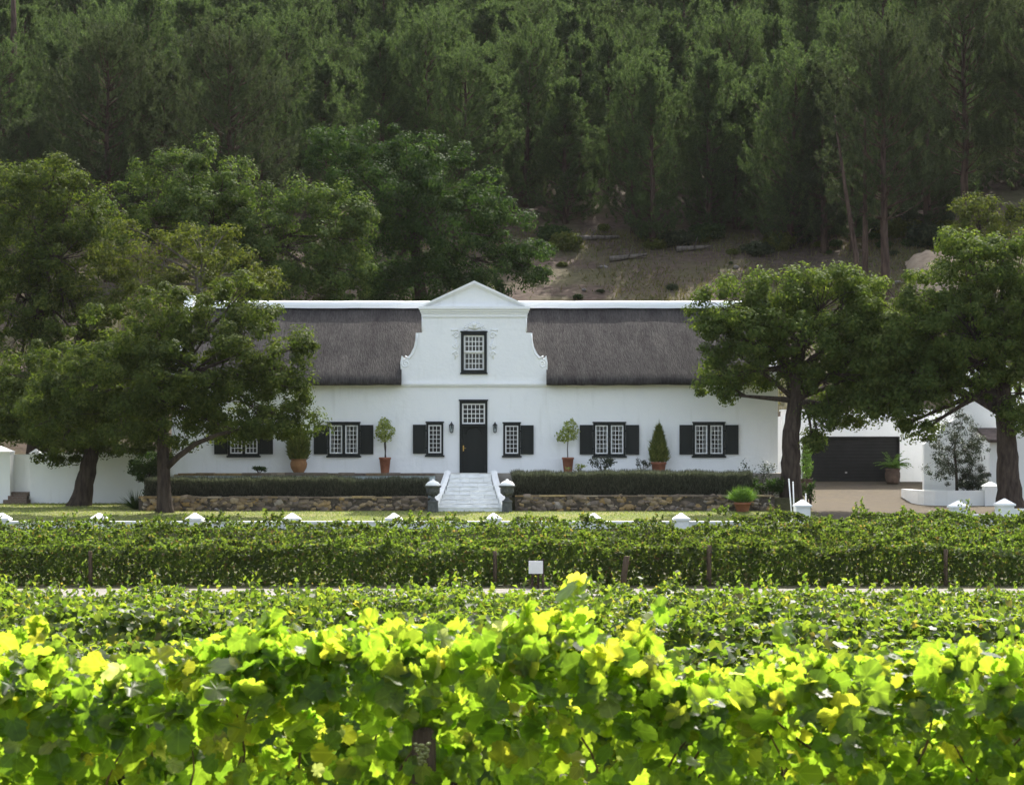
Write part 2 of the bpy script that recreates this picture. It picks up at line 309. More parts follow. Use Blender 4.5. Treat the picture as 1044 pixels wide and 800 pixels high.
M['dark_leaf'] = leafmat('dark_broad_leaf', [(0, (0.022, 0.042, 0.014)), (0.6, (0.036, 0.062, 0.018)), (1, (0.06, 0.085, 0.025))], (1.7, 2.0, 0.9), 0.34, 0.7, 0.08, patch=(0.4, (0.75, 0.8, 0.85)))
M['needle'] = leafmat('pine_needle', [(0, (0.0340, 0.0526, 0.0278)), (0.6, (0.0541, 0.0767, 0.0374)), (1, (0.0774, 0.1023, 0.0478))], (1.78, 1.99, 1.00), 0.38, 0.75, 0.06)
M['dark_needle'] = leafmat('dark_pine_needle', [(0, (0.0267, 0.0374, 0.0228)), (0.6, (0.0410, 0.0540, 0.0296)), (1, (0.0591, 0.0712, 0.0366))], (1.60, 1.70, 1.00), 0.34, 0.75, 0.06)
M['lavender'] = leafmat('grey_green_lavender', [(0, (0.045, 0.047, 0.034)), (0.6, (0.092, 0.096, 0.068)), (1, (0.18, 0.18, 0.135))], (1.2, 1.4, 1.0), 0.25, 0.7, 0.2)
M['grass'] = leafmat('grass_blade', [(0, (0.11, 0.15, 0.04)), (0.7, (0.17, 0.20, 0.06)), (1, (0.27, 0.25, 0.11))], (1.8, 1.9, 0.9), 0.45, 0.6, 0.3)
M['dry_grass'] = leafmat('dry_grass_blade', [(0, (0.09, 0.08, 0.035)), (0.5, (0.13, 0.115, 0.055)), (1, (0.08, 0.10, 0.03))], (1.4, 1.4, 0.8), 0.3, 0.7, 0.2)
M['lime_leaf'] = leafmat('yellow_green_leaf', [(0, (0.15, 0.20, 0.035)), (0.6, (0.26, 0.31, 0.065)), (1, (0.38, 0.40, 0.15))], (1.7, 1.7, 0.9), 0.35, 0.5, 0.4)
M['fern'] = leafmat('fresh_green_frond', [(0, (0.06, 0.13, 0.02)), (1, (0.12, 0.2, 0.035))], (1.8, 1.9, 0.8), 0.35, 0.5, 0.4)
M['cypress'] = leafmat('cypress_leaf', [(0, (0.0780, 0.1063, 0.0242)), (0.7, (0.1430, 0.1688, 0.0385)), (1, (0.2470, 0.2375, 0.0660))], (1.40, 1.50, 0.80), 0.3, 0.6, 0.3)
M['grey_leaf'] = leafmat('grey_green_leaf', [(0, (0.0255, 0.0351, 0.0198)), (0.7, (0.0425, 0.0546, 0.0317)), (1, (0.0765, 0.0858, 0.0528))], (1.30, 1.50, 1.00), 0.3, 0.5, 0.35)

# ---- leaf scattering
def fan(pts, cz=0.0):
    v = [(0.0, 0.0, cz)] + pts; n = len(pts)
    return np.array(v, float), np.array([(0, i + 1, (i + 1) % n + 1) for i in range(n)])
def grape_template():
    pol = [(180, .16), (196, .42), (218, .46), (232, .36), (255, .50), (275, .56), (292, .44), (316, .56), (340, .64), (0, .66)]
    half = []
    for i in range(len(pol) - 1):
        (a0, r0), (a1, r1) = pol[i], pol[i + 1]; a1 = a1 + 360 if a1 < a0 else a1
        half.append((math.radians(a0), r0)); half.append((math.radians(a0 * .5 + a1 * .5), (r0 + r1) * .5 + (.045 if i % 2 else -.02)))
        half.append((math.radians(a0 * .25 + a1 * .75), (r0 + r1 * 3) * .25 - .03))
    half.append((0.0, pol[-1][1])); full = half + [(-a, r) for a, r in reversed(half[1:-1])]
    pts = []
    for i, (a, r) in enumerate(full):
        x = r * math.cos(a); y = r * math.sin(a)
        pts.append((x, y, 0.12 * abs(y) - 0.20 * x * x - 0.16 * y * y + .05 * math.sin(5 * a + .6)))
    return fan(pts, -0.04)
T_GRAPE = grape_template()
T_VINE = fan([(-.25, 0, 0), (-.42, -.30, -.05), (.0, -.52, .03), (.25, -.32, .02), (.55, 0, -.16), (.25, .32, .02), (0, .52, .03), (-.42, .30, -.05)], -.04)
T_OVAL = (np.array([(-.5, 0, 0), (-.05, -.34, .09), (.55, 0, -.06), (-.05, .34, .09)], float), np.array([(0, 1, 2), (0, 2, 3)]))
T_SLIM = (np.array([(-.5, 0, 0), (0, -.17, .05), (.5, 0, -.05), (0, .17, .05)], float), np.array([(0, 1, 2), (0, 2, 3)]))
def unit(v): return v / np.maximum(np.linalg.norm(v, axis=-1, keepdims=True), 1e-9)
def leaves(T, pos, nrm, size, droop=0.4):
    tv, tf = T; n = len(pos); nrm = unit(nrm)
    a = rng.normal(size=(n, 3)); a[:, 2] -= droop
    t = unit(a - (a * nrm).sum(1, keepdims=True) * nrm); b = np.cross(nrm, t)
    s = np.asarray(size).reshape(-1, 1, 1) * np.ones((n, 1, 1))
    cv = rng.uniform(-0.6, 2.6, (n, 1, 1))
    V = pos[:, None, :] + s * (tv[None, :, 0:1] * t[:, None] + tv[None, :, 1:2] * b[:, None] + cv * tv[None, :, 2:3] * nrm[:, None])
    F = tf[None] + (np.arange(n) * len(tv))[:, None, None]
    return V.reshape(-1, 3), F.reshape(-1, tf.shape[1])
def blades(pos, dirs, length, width):
    """thin pointed triangles from pos along dirs"""
    n = len(pos); d = unit(dirs); a = rng.normal(size=(n, 3)); s = unit(np.cross(d, a))
    L = np.asarray(length).reshape(-1, 1) * np.ones((n, 1)); W = np.asarray(width).reshape(-1, 1) * np.ones((n, 1))
    V = np.stack([pos - s * W * .5, pos + s * W * .5, pos + d * L], 1).reshape(-1, 3)
    return V, np.arange(3 * n).reshape(-1, 3)
def join(parts):
    V = []; F = []; b = 0
    for v, f in parts: V.append(v); F.append(f + b); b += len(v)
    return np.concatenate(V), np.concatenate(F)

# ------------------------------------------------------------------ SETTING: ground, hillside, road, lawn, driveway
def sheet(name, xs, ys, zf, m, off=0.0):
    xs = np.asarray(xs, float); ys = np.asarray(ys, float); XX, YY = np.meshgrid(xs, ys)
    ZZ = np.array([[zf(x, y) for x in xs] for y in ys]) if not callable(getattr(zf, 'vec', None)) else zf.vec(XX, YY)
    V = np.stack([XX, YY, ZZ + off], -1).reshape(-1, 3); nx = len(xs)
    i = np.arange((len(ys) - 1) * (nx - 1)); r = i // (nx - 1); c = i % (nx - 1); a = r * nx + c
    return link(name, np_mesh(name, V, np.stack([a, a + 1, a + nx + 1, a + nx], 1), True), m)
gy = sorted(set(GY + list(range(-60, 93, 2))))
tag(sheet('ground', np.arange(-90, 91, 6), gy, lambda x, y: g(y), M['soil']), kind='structure')
V_h = np.vectorize(lambda x, y: float(hill(x, y)))
hx = np.arange(-160, 161, 2.0); hy = np.concatenate([np.arange(92, 150, 1.5), np.arange(150, 330, 4)])
HX, HY = np.meshgrid(hx, hy); HV = np.stack([HX, HY, hill(HX, HY)], -1).reshape(-1, 3)
nx = len(hx); ii = np.arange((len(hy) - 1) * (nx - 1)); aa = ii // (nx - 1) * nx + ii % (nx - 1)
tag(link('hillside', np_mesh('hillside', HV, np.stack([aa, aa + 1, aa + nx + 1, aa + nx], 1), True), M['hill']), kind='structure')
tag(sheet('farm_road', np.arange(-60, 61, 6), [48, 50.3], lambda x, y: g(y), M['road'], 0.012), kind='structure')
tag(sheet('lawn', np.arange(-60, 61, 6), sorted(set([66.3, 75, 82, 84])), lambda x, y: g(y), M['lawn'], 0.010), kind='structure')
tag(sheet('driveway', np.arange(11.75, 60, 6), [69.5, 75, 82, 90, 90.2], lambda x, y: g(y), M['paving'], 0.020), kind='structure')
n = 42000
p = np.stack([rng.uniform(-24, 12, n), 66.4 + 15.6 * rng.uniform(0, 1, n) ** 1.5, np.zeros(n)], 1)
p = p[~((p[:, 0] > -15.6) & (p[:, 1] > 74.9))]
p[:, 2] = np.interp(p[:, 1], GY, GZ) + 0.005
d = np.stack([rng.normal(0, .5, len(p)), rng.normal(0, .5, len(p)), np.ones(len(p))], 1)
tag(link('lawn_grass', np_mesh('lawn_grass', *blades(p, d, rng.uniform(.04, .10, len(p)), .03)), M['grass']), 'short sunlit grass of the lawn before the stone wall', 'grass', kind='stuff')

# ------------------------------------------------------------------ FARMHOUSE
YF = 80.0
TERR = 1.80
HX0, HX1 = X(175, YF), X(793, YF)
house = empty('farmhouse', (X(483, YF), YF, TERR), 'long white gabled farmhouse with dark thatched roof and black green shutters', 'house')
def HP(mb, name, m, parent=None):
    """build in world space, parent to the house"""
    o = mb.build(name, m); o.parent = parent or house
    pw = Vector((0, 0, 0)); q = o.parent
    while q: pw += q.location; q = q.parent
    o.location = -pw
    return o
def rect(a, b, c, d): return (X(a, YF), X(b, YF), Z(d, YF), Z(c, YF))     # px x0,x1, py top,bottom -> x0,x1,z0,z1
W2 = [rect(232.5, 264.7, 431.3, 464.4), rect(334, 367, 431.3, 464.4), rect(604.8, 637.7, 431.3, 464.6), rect(706.4, 738.9, 431.3, 464.6)]
W1 = [rect(434.6, 452, 431, 463.8), rect(513, 530.5, 431.6, 464.4)]
DOOR = rect(468.6, 497, 408.7, 482); DOOR = (DOOR[0], DOOR[1], TERR, DOOR[3])
EAVE = Z(392.5, 79.5)
def wall_grid(mb, x0, x1, z0, z1, holes, y0, y1, m=0):
    xs = sorted(set([x0, x1] + [h[0] for h in holes] + [h[1] for h in holes])); zs = sorted(set([z0, z1] + [max(h[2], z0) for h in holes] + [h[3] for h in holes]))
    def solid(i, j):
        if i < 0 or j < 0 or i >= len(xs) - 1 or j >= len(zs) - 1: return False
        cx = (xs[i] + xs[i + 1]) / 2; cz = (zs[j] + zs[j + 1]) / 2
        return not any(h[0] < cx < h[1] and h[2] < cz < h[3] for h in holes)
    for i in range(len(xs) - 1):
        for j in range(len(zs) - 1):
            if not solid(i, j): continue
            a, b, c, d = xs[i], xs[i + 1], zs[j], zs[j + 1]
            mb.add([(a, y0, c), (b, y0, c), (b, y0, d), (a, y0, d)], [(0, 1, 2, 3)], m)
            mb.add([(a, y1, c), (b, y1, c), (b, y1, d), (a, y1, d)], [(3, 2, 1, 0)], m)
            if not solid(i - 1, j): mb.add([(a, y0, c), (a, y0, d), (a, y1, d), (a, y1, c)], [(0, 1, 2, 3)], m)
            if not solid(i + 1, j): mb.add([(b, y0, c), (b, y1, c), (b, y1, d), (b, y0, d)], [(0, 1, 2, 3)], m)
            if not solid(i, j - 1): mb.add([(a, y0, c), (a, y1, c), (b, y1, c), (b, y0, c)], [(0, 1, 2, 3)], m)
            if not solid(i, j + 1): mb.add([(a, y0, d), (b, y0, d), (b, y1, d), (a, y1, d)], [(0, 1, 2, 3)], m)
YB, YR = 87.4, 83.6
RIDGE = Z(312, YR)
mb = MB(); wall_grid(mb, HX0, HX1, TERR - 0.05, EAVE + 0.25, W2 + W1 + [DOOR], YF, YF + 0.5)
mb.box(HX0 + 0.5, HX1 - 0.5, YB - 0.45, YB, TERR - .05, EAVE + .25)
for xa, xb in ((HX0, HX0 + .45), (HX1 - .45, HX1)):
    mb.box(xa + .003, xb - .003, YF + .503, YB - .003, TERR - .05, EAVE + .24)
HP(mb, 'wall', M['plaster'])
# end gables standing a little above the thatch
for nm, xa, xb in (('end_gable', HX0 + .01, HX0 + .42), ('end_gable', HX1 - .42, HX1 - .01)):
    mb = MB(); zz = EAVE + .2; k = .38
    pr = [(YF - .12, zz), (YB + .1, zz), (YB + .1, zz + k), (YR + .7, RIDGE + .12), (YR + .5, RIDGE + .42), (YR - .5, RIDGE + .42), (YR - .7, RIDGE + .12), (YF - .12, zz + k)]
    n = len(pr); vs = [(xa, a, b) for a, b in pr] + [(xb, a, b) for a, b in pr]
    mb.add(vs, [tuple(range(n))[::-1], tuple(range(n, 2 * n))] + [(i, (i + 1) % n, (i + 1) % n + n, i + n) for i in range(n)])
    HP(mb, nm, M['plaster'])
# thatched roof: two wings and the stretch behind the gable
GXL, GXR = X(409.5, YF), X(557, YF)
def thatch_surface(mb, xa, xb, prof, cap_l, cap_r, dx=0.30, rag=True):
    nxs = max(2, int((xb - xa) / dx) + 1); xs = np.linspace(xa, xb, nxs); m = len(prof); vs = []; fs = []
    for i, x in enumerate(xs):
        for j, (y, z) in enumerate(prof):
            q = 0.012 * float(snoise(x * 2.0, y * 2.0 + z, 1.0, 11)) + 0.006 * math.sin(x * 1.1 + 1) + (random.uniform(-.012, .012) if rag else 0)
            vs.append((x, y - q * 0.5, z + q))
    for i in range(nxs - 1):
        for j in range(m - 1): fs.append((i * m + j, (i + 1) * m + j, (i + 1) * m + j + 1, i * m + j + 1))
    mb.add(vs, fs, 0, True)
    if cap_l: mb.add([vs[j] for j in range(m)], [tuple(range(m))], 1)
    if cap_r: mb.add([vs[(nxs - 1) * m + j] for j in range(m)], [tuple(range(m))[::-1]], 1)
def slope_pts(y0, y1, k):    # on the outer thatch line from the front eave to the ridge
    e = (79.52, EAVE + .30); return [(e[0] + (YR - e[0]) * t, e[1] + (RIDGE - e[1]) * t + 0.10 * math.sin(math.pi * t)) for t in np.linspace(y0, y1, k)]
front = [(80.02, EAVE + .06), (79.75, EAVE + .01), (79.48, EAVE), (79.44, EAVE + .02), (79.425, EAVE + .14)] + slope_pts(0.0, 1.0, 16)
back = [(YR + (YR - y) * (YB + .5 - YR) / (YR - 79.42), z) for y, z in reversed(slope_pts(0.0, 1.0, 8))]
mb = MB(); full = front + back[1:] + [(YB + .4, EAVE), (YB, EAVE + .12)]
thatch_surface(mb, HX0 + .425, GXL, full, True, True); thatch_surface(mb, GXR, HX1 - .425, full, True, True)
tt = (80.5 - 79.52) / (YR - 79.52); thatch_surface(mb, GXL, GXR, slope_pts(tt, 1, 12) + back[1:] + [(YB + .4, EAVE), (YB, EAVE + .12)], False, False)
HP(mb, 'thatched_roof', [M['thatch'], M['eave']])
mb = MB(); cs = [(-.32, -.12), (-.31, .0), (-.29, .14), (-.20, .21), (.20, .21), (.29, .14), (.31, .0), (.32, -.12)]
xs = np.linspace(HX0 + .43, HX1 - .43, 70); vs = []; fs = []; m = len(cs)
for x in xs:
    q = .006 * math.sin(x * 1.7) + .004 * math.sin(x * 4.3)
    for (a, b) in cs: vs.append((x, YR + a, RIDGE + b + q))
for i in range(len(xs) - 1):
    for j in range(m - 1): fs.append((i * m + j, (i + 1) * m + j, (i + 1) * m + j + 1, i * m + j + 1))
mb.add(vs, fs, 0, True); HP(mb, 'ridge_cap', M['plaster'])
# the central gable
GP = lambda l: [(X(a, YF), Z(b, YF)) for a, b in l]
left = [(408.8, 392.3), (408.6, 376), (408.2, 370), (409.6, 362.5), (413.5, 366.3), (418.5, 361.0), (422.0, 354), (423.6, 347), (424.0, 339.5), (430.2, 339.2), (430.2, 318)]
cx = 483.6
right = [(2 * cx - a - 0.6, b) for a, b in left][::-1]
upw = rect(470, 496.4, 339, 380)
uh = [(upw[0], upw[2]), (upw[1], upw[2]), (upw[1], upw[3]), (upw[0], upw[3])]
mb = MB(); mb.prism(GP(right + left)[::1][::-1] if False else GP(left[::1] + right), 79.93, 80.45, [uh])
gable = HP(mb, 'gable', M['plaster'])
mb = MB()
mb.prism(GP([(427.4, 313.2), (483.6, 287.2), (540, 313.2)]), 79.93, 80.43)                      # tympanum
for a, b, c, d, yy in ((427.2, 540.2, 312.6, 315.6, 79.70), (428.4, 539.0, 315.6, 318.2, 79.78), (429.4, 538.0, 318.2, 320.2, 79.84), (429.8, 537.6, 320.2, 323.4, 79.87)):
    q = rect(a, b, c, d); mb.box(q[0], q[1], yy, 80.40, q[2], q[3] - .002)
for sgn in (1, -1):                                                                                # raking cornice
    a = GP([(427.0, 313.0)])[0] if sgn > 0 else GP([(540.4, 313.0)])[0]; b = GP([(483.6, 286.6)])[0]
    for th, yy in ((.10, 79.76), (.17, 79.84)):
        mb.prism([a, b, (b[0], b[1] - th * 1.12), (a[0] + sgn * th * 1.9, a[1] + .01)] if sgn > 0 else [b, a, (a[0] + sgn * th * 1.9, a[1] + .01), (b[0], b[1] - th * 1.12)], yy, 79.94)
HP(mb, 'pediment', M['plaster'], gable)
mb = MB(); q = rect(408.5, 558, 390.2, 392.2); mb.box(q[0] - .03, q[1] + .03, 79.85, 80.3, q[2], q[3])
q = rect(408.8, 557.6, 392.2, 393.6); mb.box(q[0], q[1], 79.89, 80.3, q[2], q[3] - .002); HP(mb, 'moulding', M['plaster'], gable)
def spiral(mb, cx_, cz_, r0, turns, y, th, sgn=1, a0=0.0):
    pts = []; rad = []
    for i in range(26):
        t = i / 25; a = a0 + sgn * turns * 6.283 * t; r = r0 * (1 - .86 * t); pts.append((cx_ + r * math.cos(a), y, cz_ + r * math.sin(a))); rad.append(th * (1 - .3 * t))
    mb.tube(pts, rad, 6)
for s in (-1, 1):                                                                                  # scrolls
    mb = MB()
    c = GP([(413.6 if s < 0 else 553.0, 370.6)])[0]; spiral(mb, c[0], c[1], .20, 1.6, 79.935, .04, -s, math.pi / 2)
    pts = [(X(cx + s * v, YF), 79.92, Z(u, YF)) for v, u in ((70.5, 363), (66, 365.5), (61.5, 360), (59.2, 353), (58.4, 346), (58.0, 340.5))]; mb.tube(pts, .035, 6)
    mb.tube([(X(cx + s * 53.0, YF), 79.92, Z(323, YF)), (X(cx + s * 53.0, YF), 79.92, Z(338, YF))], .03, 6)
    HP(mb, 'scroll', M['plaster'], gable); mb = MB()
    for zz in (342, 352, 361):                                                                     # drops beside the upper window
        c2 = GP([(cx + s * 18.6, zz)])[0]; spiral(mb, c2[0], c2[1], .15 - .02 * (zz > 350), 1.4, 79.92, .042, s if zz != 352 else -s, 0 if s > 0 else math.pi)
    mb.tube([(X(cx + s * 16.6, YF), 79.92, Z(336.5, YF)), (X(cx + s * 24, YF), 79.92, Z(336.5, YF))], .045, 6)
    mb.tube([(X(cx + s * 19.4, YF), 79.92, Z(366, YF)), (X(cx + s * 17.6, YF), 79.92, Z(355, YF)), (X(cx + s * 19.0, YF), 79.92, Z(345, YF))], .03, 6)
    HP(mb, 'plaster_drop', M['plaster'], gable)
mb = MB()
for s in (-1, 1):
    for k in range(4):
        a = R(20 + 40 * k); mb.tube([(X(cx, YF), 79.92, Z(335, YF)), (X(cx + s * 8.0 * math.cos(a), YF), 79.91, Z(335 - 7.0 * math.sin(a), YF))], [.075, .03], 6)
    spiral(mb, X(cx + s * 9.5, YF), Z(334.8, YF), .12, 1.3, 79.92, .035, s, math.pi / 2)
mb.lathe([(.0, -.12), (.09, -.08), (.12, 0), (.09, .08), (.0, .12)], 12, (X(cx, YF), 79.92, Z(331, YF)), cap=False)
HP(mb, 'plaster_crest', M['plaster'], gable)

def casement(mbw, mbp, x0, x1, z0, z1, nc, nr, y, bar=.022, fr=.05):
    mbw.box(x0, x0 + fr, y - .03, y + .03, z0, z1); mbw.box(x1 - fr, x1, y - .03, y + .03, z0, z1)
    mbw.box(x0 + fr, x1 - fr, y - .03, y + .03, z0, z0 + fr); mbw.box(x0 + fr, x1 - fr, y - .03, y + .03, z1 - fr, z1)
    for i in range(1, nc):
        q = x0 + fr + (x1 - x0 - 2 * fr) * i / nc; mbw.box(q - bar / 2, q + bar / 2, y - .018, y + .018, z0 + fr, z1 - fr)
    for j in range(1, nr):
        q = z0 + fr + (z1 - z0 - 2 * fr) * j / nr; mbw.box(x0 + fr, x1 - fr, y - .014, y + .014, q - bar / 2, q + bar / 2)
    mbp.add([(x0 + fr, y + .006, z0 + fr), (x1 - fr, y + .006, z0 + fr), (x1 - fr, y + .006, z1 - fr), (x0 + fr, y + .006, z1 - fr)], [(0, 1, 2, 3)])
def frame(mb, x0, x1, z0, z1, f, ya, yb, sill=True):
    mb.box(x0, x0 + f, ya, yb, z0, z1); mb.box(x1 - f, x1, ya, yb, z0, z1); mb.box(x0 + f, x1 - f, ya, yb, z0, z0 + f); mb.box(x0 + f, x1 - f, ya, yb, z1 - f, z1)
    if sill: mb.box(x0 - .05, x1 + .05, ya - .06, yb - .02, z0 - .07, z0 - .002)
    mb.box(x0 - .03, x1 + .03, ya - .03, yb - .03, z1 + .002, z1 + .06)
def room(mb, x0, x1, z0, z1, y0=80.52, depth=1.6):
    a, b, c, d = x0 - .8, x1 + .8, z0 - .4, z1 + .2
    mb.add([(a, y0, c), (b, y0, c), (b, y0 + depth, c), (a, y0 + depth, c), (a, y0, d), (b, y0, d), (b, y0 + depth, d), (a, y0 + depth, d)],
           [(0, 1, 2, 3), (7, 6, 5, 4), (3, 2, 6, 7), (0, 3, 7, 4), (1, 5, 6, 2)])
def shutter(x0, x1, z0, z1, hinge):
    mb = MB(); y = YF - .085
    mb.box(x0, x1, y, y + .045, z0, z1); r = .085
    for a, b, c, d in ((x0, x0 + r, z0, z1), (x1 - r, x1, z0, z1), (x0 + r, x1 - r, z0, z0 + r), (x0 + r, x1 - r, z1 - .12, z1), (x0 + r, x1 - r, (z0 + z1) / 2 - .05, (z0 + z1) / 2 + .05)):
        mb.box(a, b, y - .022, y - .002, c, d)
    for c, d in ((z0 + r + .06, (z0 + z1) / 2 - .11), ((z0 + z1) / 2 + .11, z1 - .18)): mb.box(x0 + r + .05, x1 - r - .05, y - .014, y - .002, c, d)
    for hz in (z0 + .25, z1 - .25): mb.box(hinge - .05, hinge + .05, y - .034, y - .024, hz - .025, hz + .025)
    tag(HP(mb, 'shutter', M['green_paint']))
def window(q, nc, nr, double, curtains, y=80.10):
    x0, x1, z0, z1 = q; f = .085
    mb = MB(); frame(mb, x0, x1, z0, z1, f, YF - .05, YF + .22)
    if double: mb.box((x0 + x1) / 2 - .06, (x0 + x1) / 2 + .06, YF - .045, YF + .20, z0 + f, z1 - f)
    wn = HP(mb, 'window', M['green_paint'])
    gaps = [(x0 + f + .004, (x0 + x1) / 2 - .064), ((x0 + x1) / 2 + .064, x1 - f - .004)] if double else [(x0 + f + .004, x1 - f - .004)]
    mp = MB()
    for a, b in gaps:
        mw = MB(); casement(mw, mp, a, b, z0 + f + .004, z1 - f - .004, nc, nr, YF + .03); HP(mw, 'sash', M['white_paint'], wn)
    HP(mp, 'pane', M['glass'], wn)
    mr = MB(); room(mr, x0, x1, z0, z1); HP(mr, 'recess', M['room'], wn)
    if curtains:
        mc = MB()
        for a, b in gaps:
            for s, (u, v) in ((1, (a, a + (b - a) * .46)), (-1, (b, b - (b - a) * .46))):
                P_ = []
                for k in range(9):
                    t = k / 8; zz = z1 - f - (z1 - z0 - 2 * f) * t
                    wd = .8 - .5 * math.exp(-((t - .42) / .16) ** 2) if t > .42 else 1 - .55 * math.exp(-((t - .42) / .22) ** 2)
                    for i in range(7):
                        e = i / 6; P_.append((u + (v - u) * wd * e * .82, YF + .30 + .03 * math.sin(e * 16), zz))
                mc.add(P_, [(k * 7 + i, k * 7 + i + 1, (k + 1) * 7 + i + 1, (k + 1) * 7 + i) for k in range(8) for i in range(6)], 0, True)
                mc.box(min(u, u + (v - u) * .42), max(u, u + (v - u) * .42), YF + .25, YF + .27, z1 - f - (z1 - z0) * .44, z1 - f - (z1 - z0) * .36)
        HP(mc, 'curtain', M['curtain'], wn)
for k, q in enumerate(W2):
    window(q, 3, 6, True, k in (1, 2, 3)); sw = .575; zt = q[3] - .075; zb = q[2] + .06
    shutter(q[0] - sw, q[0] - .012, zb, zt, q[0] - .02); shutter(q[1] + .012, q[1] + sw, zb, zt, q[1] + .02)
for k, q in enumerate(W1):
    window(q, 3, 6, False, False); sw = .565; zt = q[3] - .075; zb = q[2] + .06
    if k == 0: shutter(q[0] - sw, q[0] - .012, zb, zt, q[0] - .02)
    else: shutter(q[1] + .012, q[1] + sw, zb, zt, q[1] + .02)
# upper sash window
x0, x1, z0, z1 = upw; f = .115; mb = MB(); frame(mb, x0 + .002, x1 - .002, z0 + .002, z1 - .002, f, 79.86, 80.2, False); mb.box(x0 - .03, x1 + .03, 79.84, 80.0, z0 - .06, z0 - .001)
uw = HP(mb, 'window', M['green_paint']); mp = MB(); zm = (z0 + z1) / 2
for a, b, yy in ((zm + .01, z1 - f - .003, 79.97), (z0 + f + .003, zm + .03, 80.05)):
    mw = MB(); casement(mw, mp, x0 + f + .004, x1 - f - .004, a, b, 5, 3, yy, .03, .07); HP(mw, 'sash', M['white_paint'], uw)
HP(mp, 'pane', M['glass'], uw); mr = MB(); room(mr, x0, x1, z0, z1, 80.46, .8); HP(mr, 'recess', M['room'], uw)
# front door with its light above
x0, x1, z0, z1 = DOOR; zt = Z(432.6, YF); f = .10; mb = MB()
mb.box(x0, x0 + f, 79.94, 80.25, z0, z1); mb.box(x1 - f, x1, 79.94, 80.25, z0, z1); mb.box(x0 + f, x1 - f, 79.94, 80.25, z1 - f, z1); mb.box(x0 + f, x1 - f, 79.92, 80.25, zt - .08, zt + .02); mb.box(x0 - .03, x1 + .03, 79.90, 80.0, z1 + .002, z1 + .06)
HP(mb, 'door_frame', M['green_paint'])
mb = MB(); a, b, c, d = x0 + f + .005, x1 - f - .005, z0 + .01, zt - .085; y = 80.10
mb.box(a, b, y, y + .06, c, d); r = .11
for u in ((a, a + r, c, d), (b - r, b, c, d), (a + r, b - r, c, c + .20), (a + r, b - r, d - .12, d), (a + r, b - r, c + .86, c + 1.02)): mb.box(u[0], u[1], y - .03, y - .002, u[2], u[3])
mb.box(a + r + .07, b - r - .07, y - .025, y - .002, c + .28, c + .78)
am = (a + b) / 2; hw = (b - a) / 2 - r - .05; ar = [(am + hw * math.cos(t), c + 1.62 + .30 * math.sin(t)) for t in np.linspace(0, math.pi, 15)]
mb.prism([(am - hw + .04, c + 1.1), (am + hw - .04, c + 1.1)] + [(am + (p_[0] - am) * .93, p_[1]) for p_ in ar], y - .028, y - .002)
mb.tube([(p_[0], y - .03, p_[1]) for p_ in ar], .025, 6)
dr = HP(mb, 'door', M['green_paint'])
mb = MB(); mb.box(a + .03, a + .08, y - .045, y - .031, c + .92, c + 1.16); mb.tube([(a + .055, y - .04, c + 1.05), (a + .055, y - .10, c + 1.05), (a + .17, y - .10, c + 1.04)], .014, 6); HP(mb, 'handle', M['brass'], dr)
mw = MB(); mp = MB(); casement(mw, mp, x0 + f + .004, x1 - f - .004, zt + .024, z1 - f - .004, 5, 4, 80.05, .03, .06); fl = HP(mw, 'fanlight', M['white_paint']); HP(mp, 'pane', M['glass'], fl)
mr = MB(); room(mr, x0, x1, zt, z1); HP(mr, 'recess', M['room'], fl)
for px in (460.4, 504.7):                                                                          # wall lanterns
    lx = X(px, YF); lz = Z(436.5, YF); mb = MB(); mb.box(lx - .035, lx + .035, 79.955, 79.997, lz - .02, lz + .24); mb.tube([(lx, 79.96, lz + .18), (lx, 79.86, lz + .27), (lx, 79.83, lz + .20)], .014, 6)
    mb.frustum(lx, 79.83, lz + .13, lz + .21, .105, .105, .03, .03)
    for sx in (-1, 1):
        for sy in (-1, 1): mb.tube([(lx + sx * .085, 79.83 + sy * .085, lz + .13), (lx + sx * .06, 79.83 + sy * .06, lz - .16)], .013, 5)
    mb.frustum(lx, 79.83, lz - .20, lz - .16, .03, .03, .075, .075)
    ln = HP(mb, 'wall_lantern', M['iron']); mg = MB(); mg.frustum(lx, 79.83, lz - .158, lz + .128, .053, .053, .078, .078); HP(mg, 'lantern_glass', M['glass'], ln)

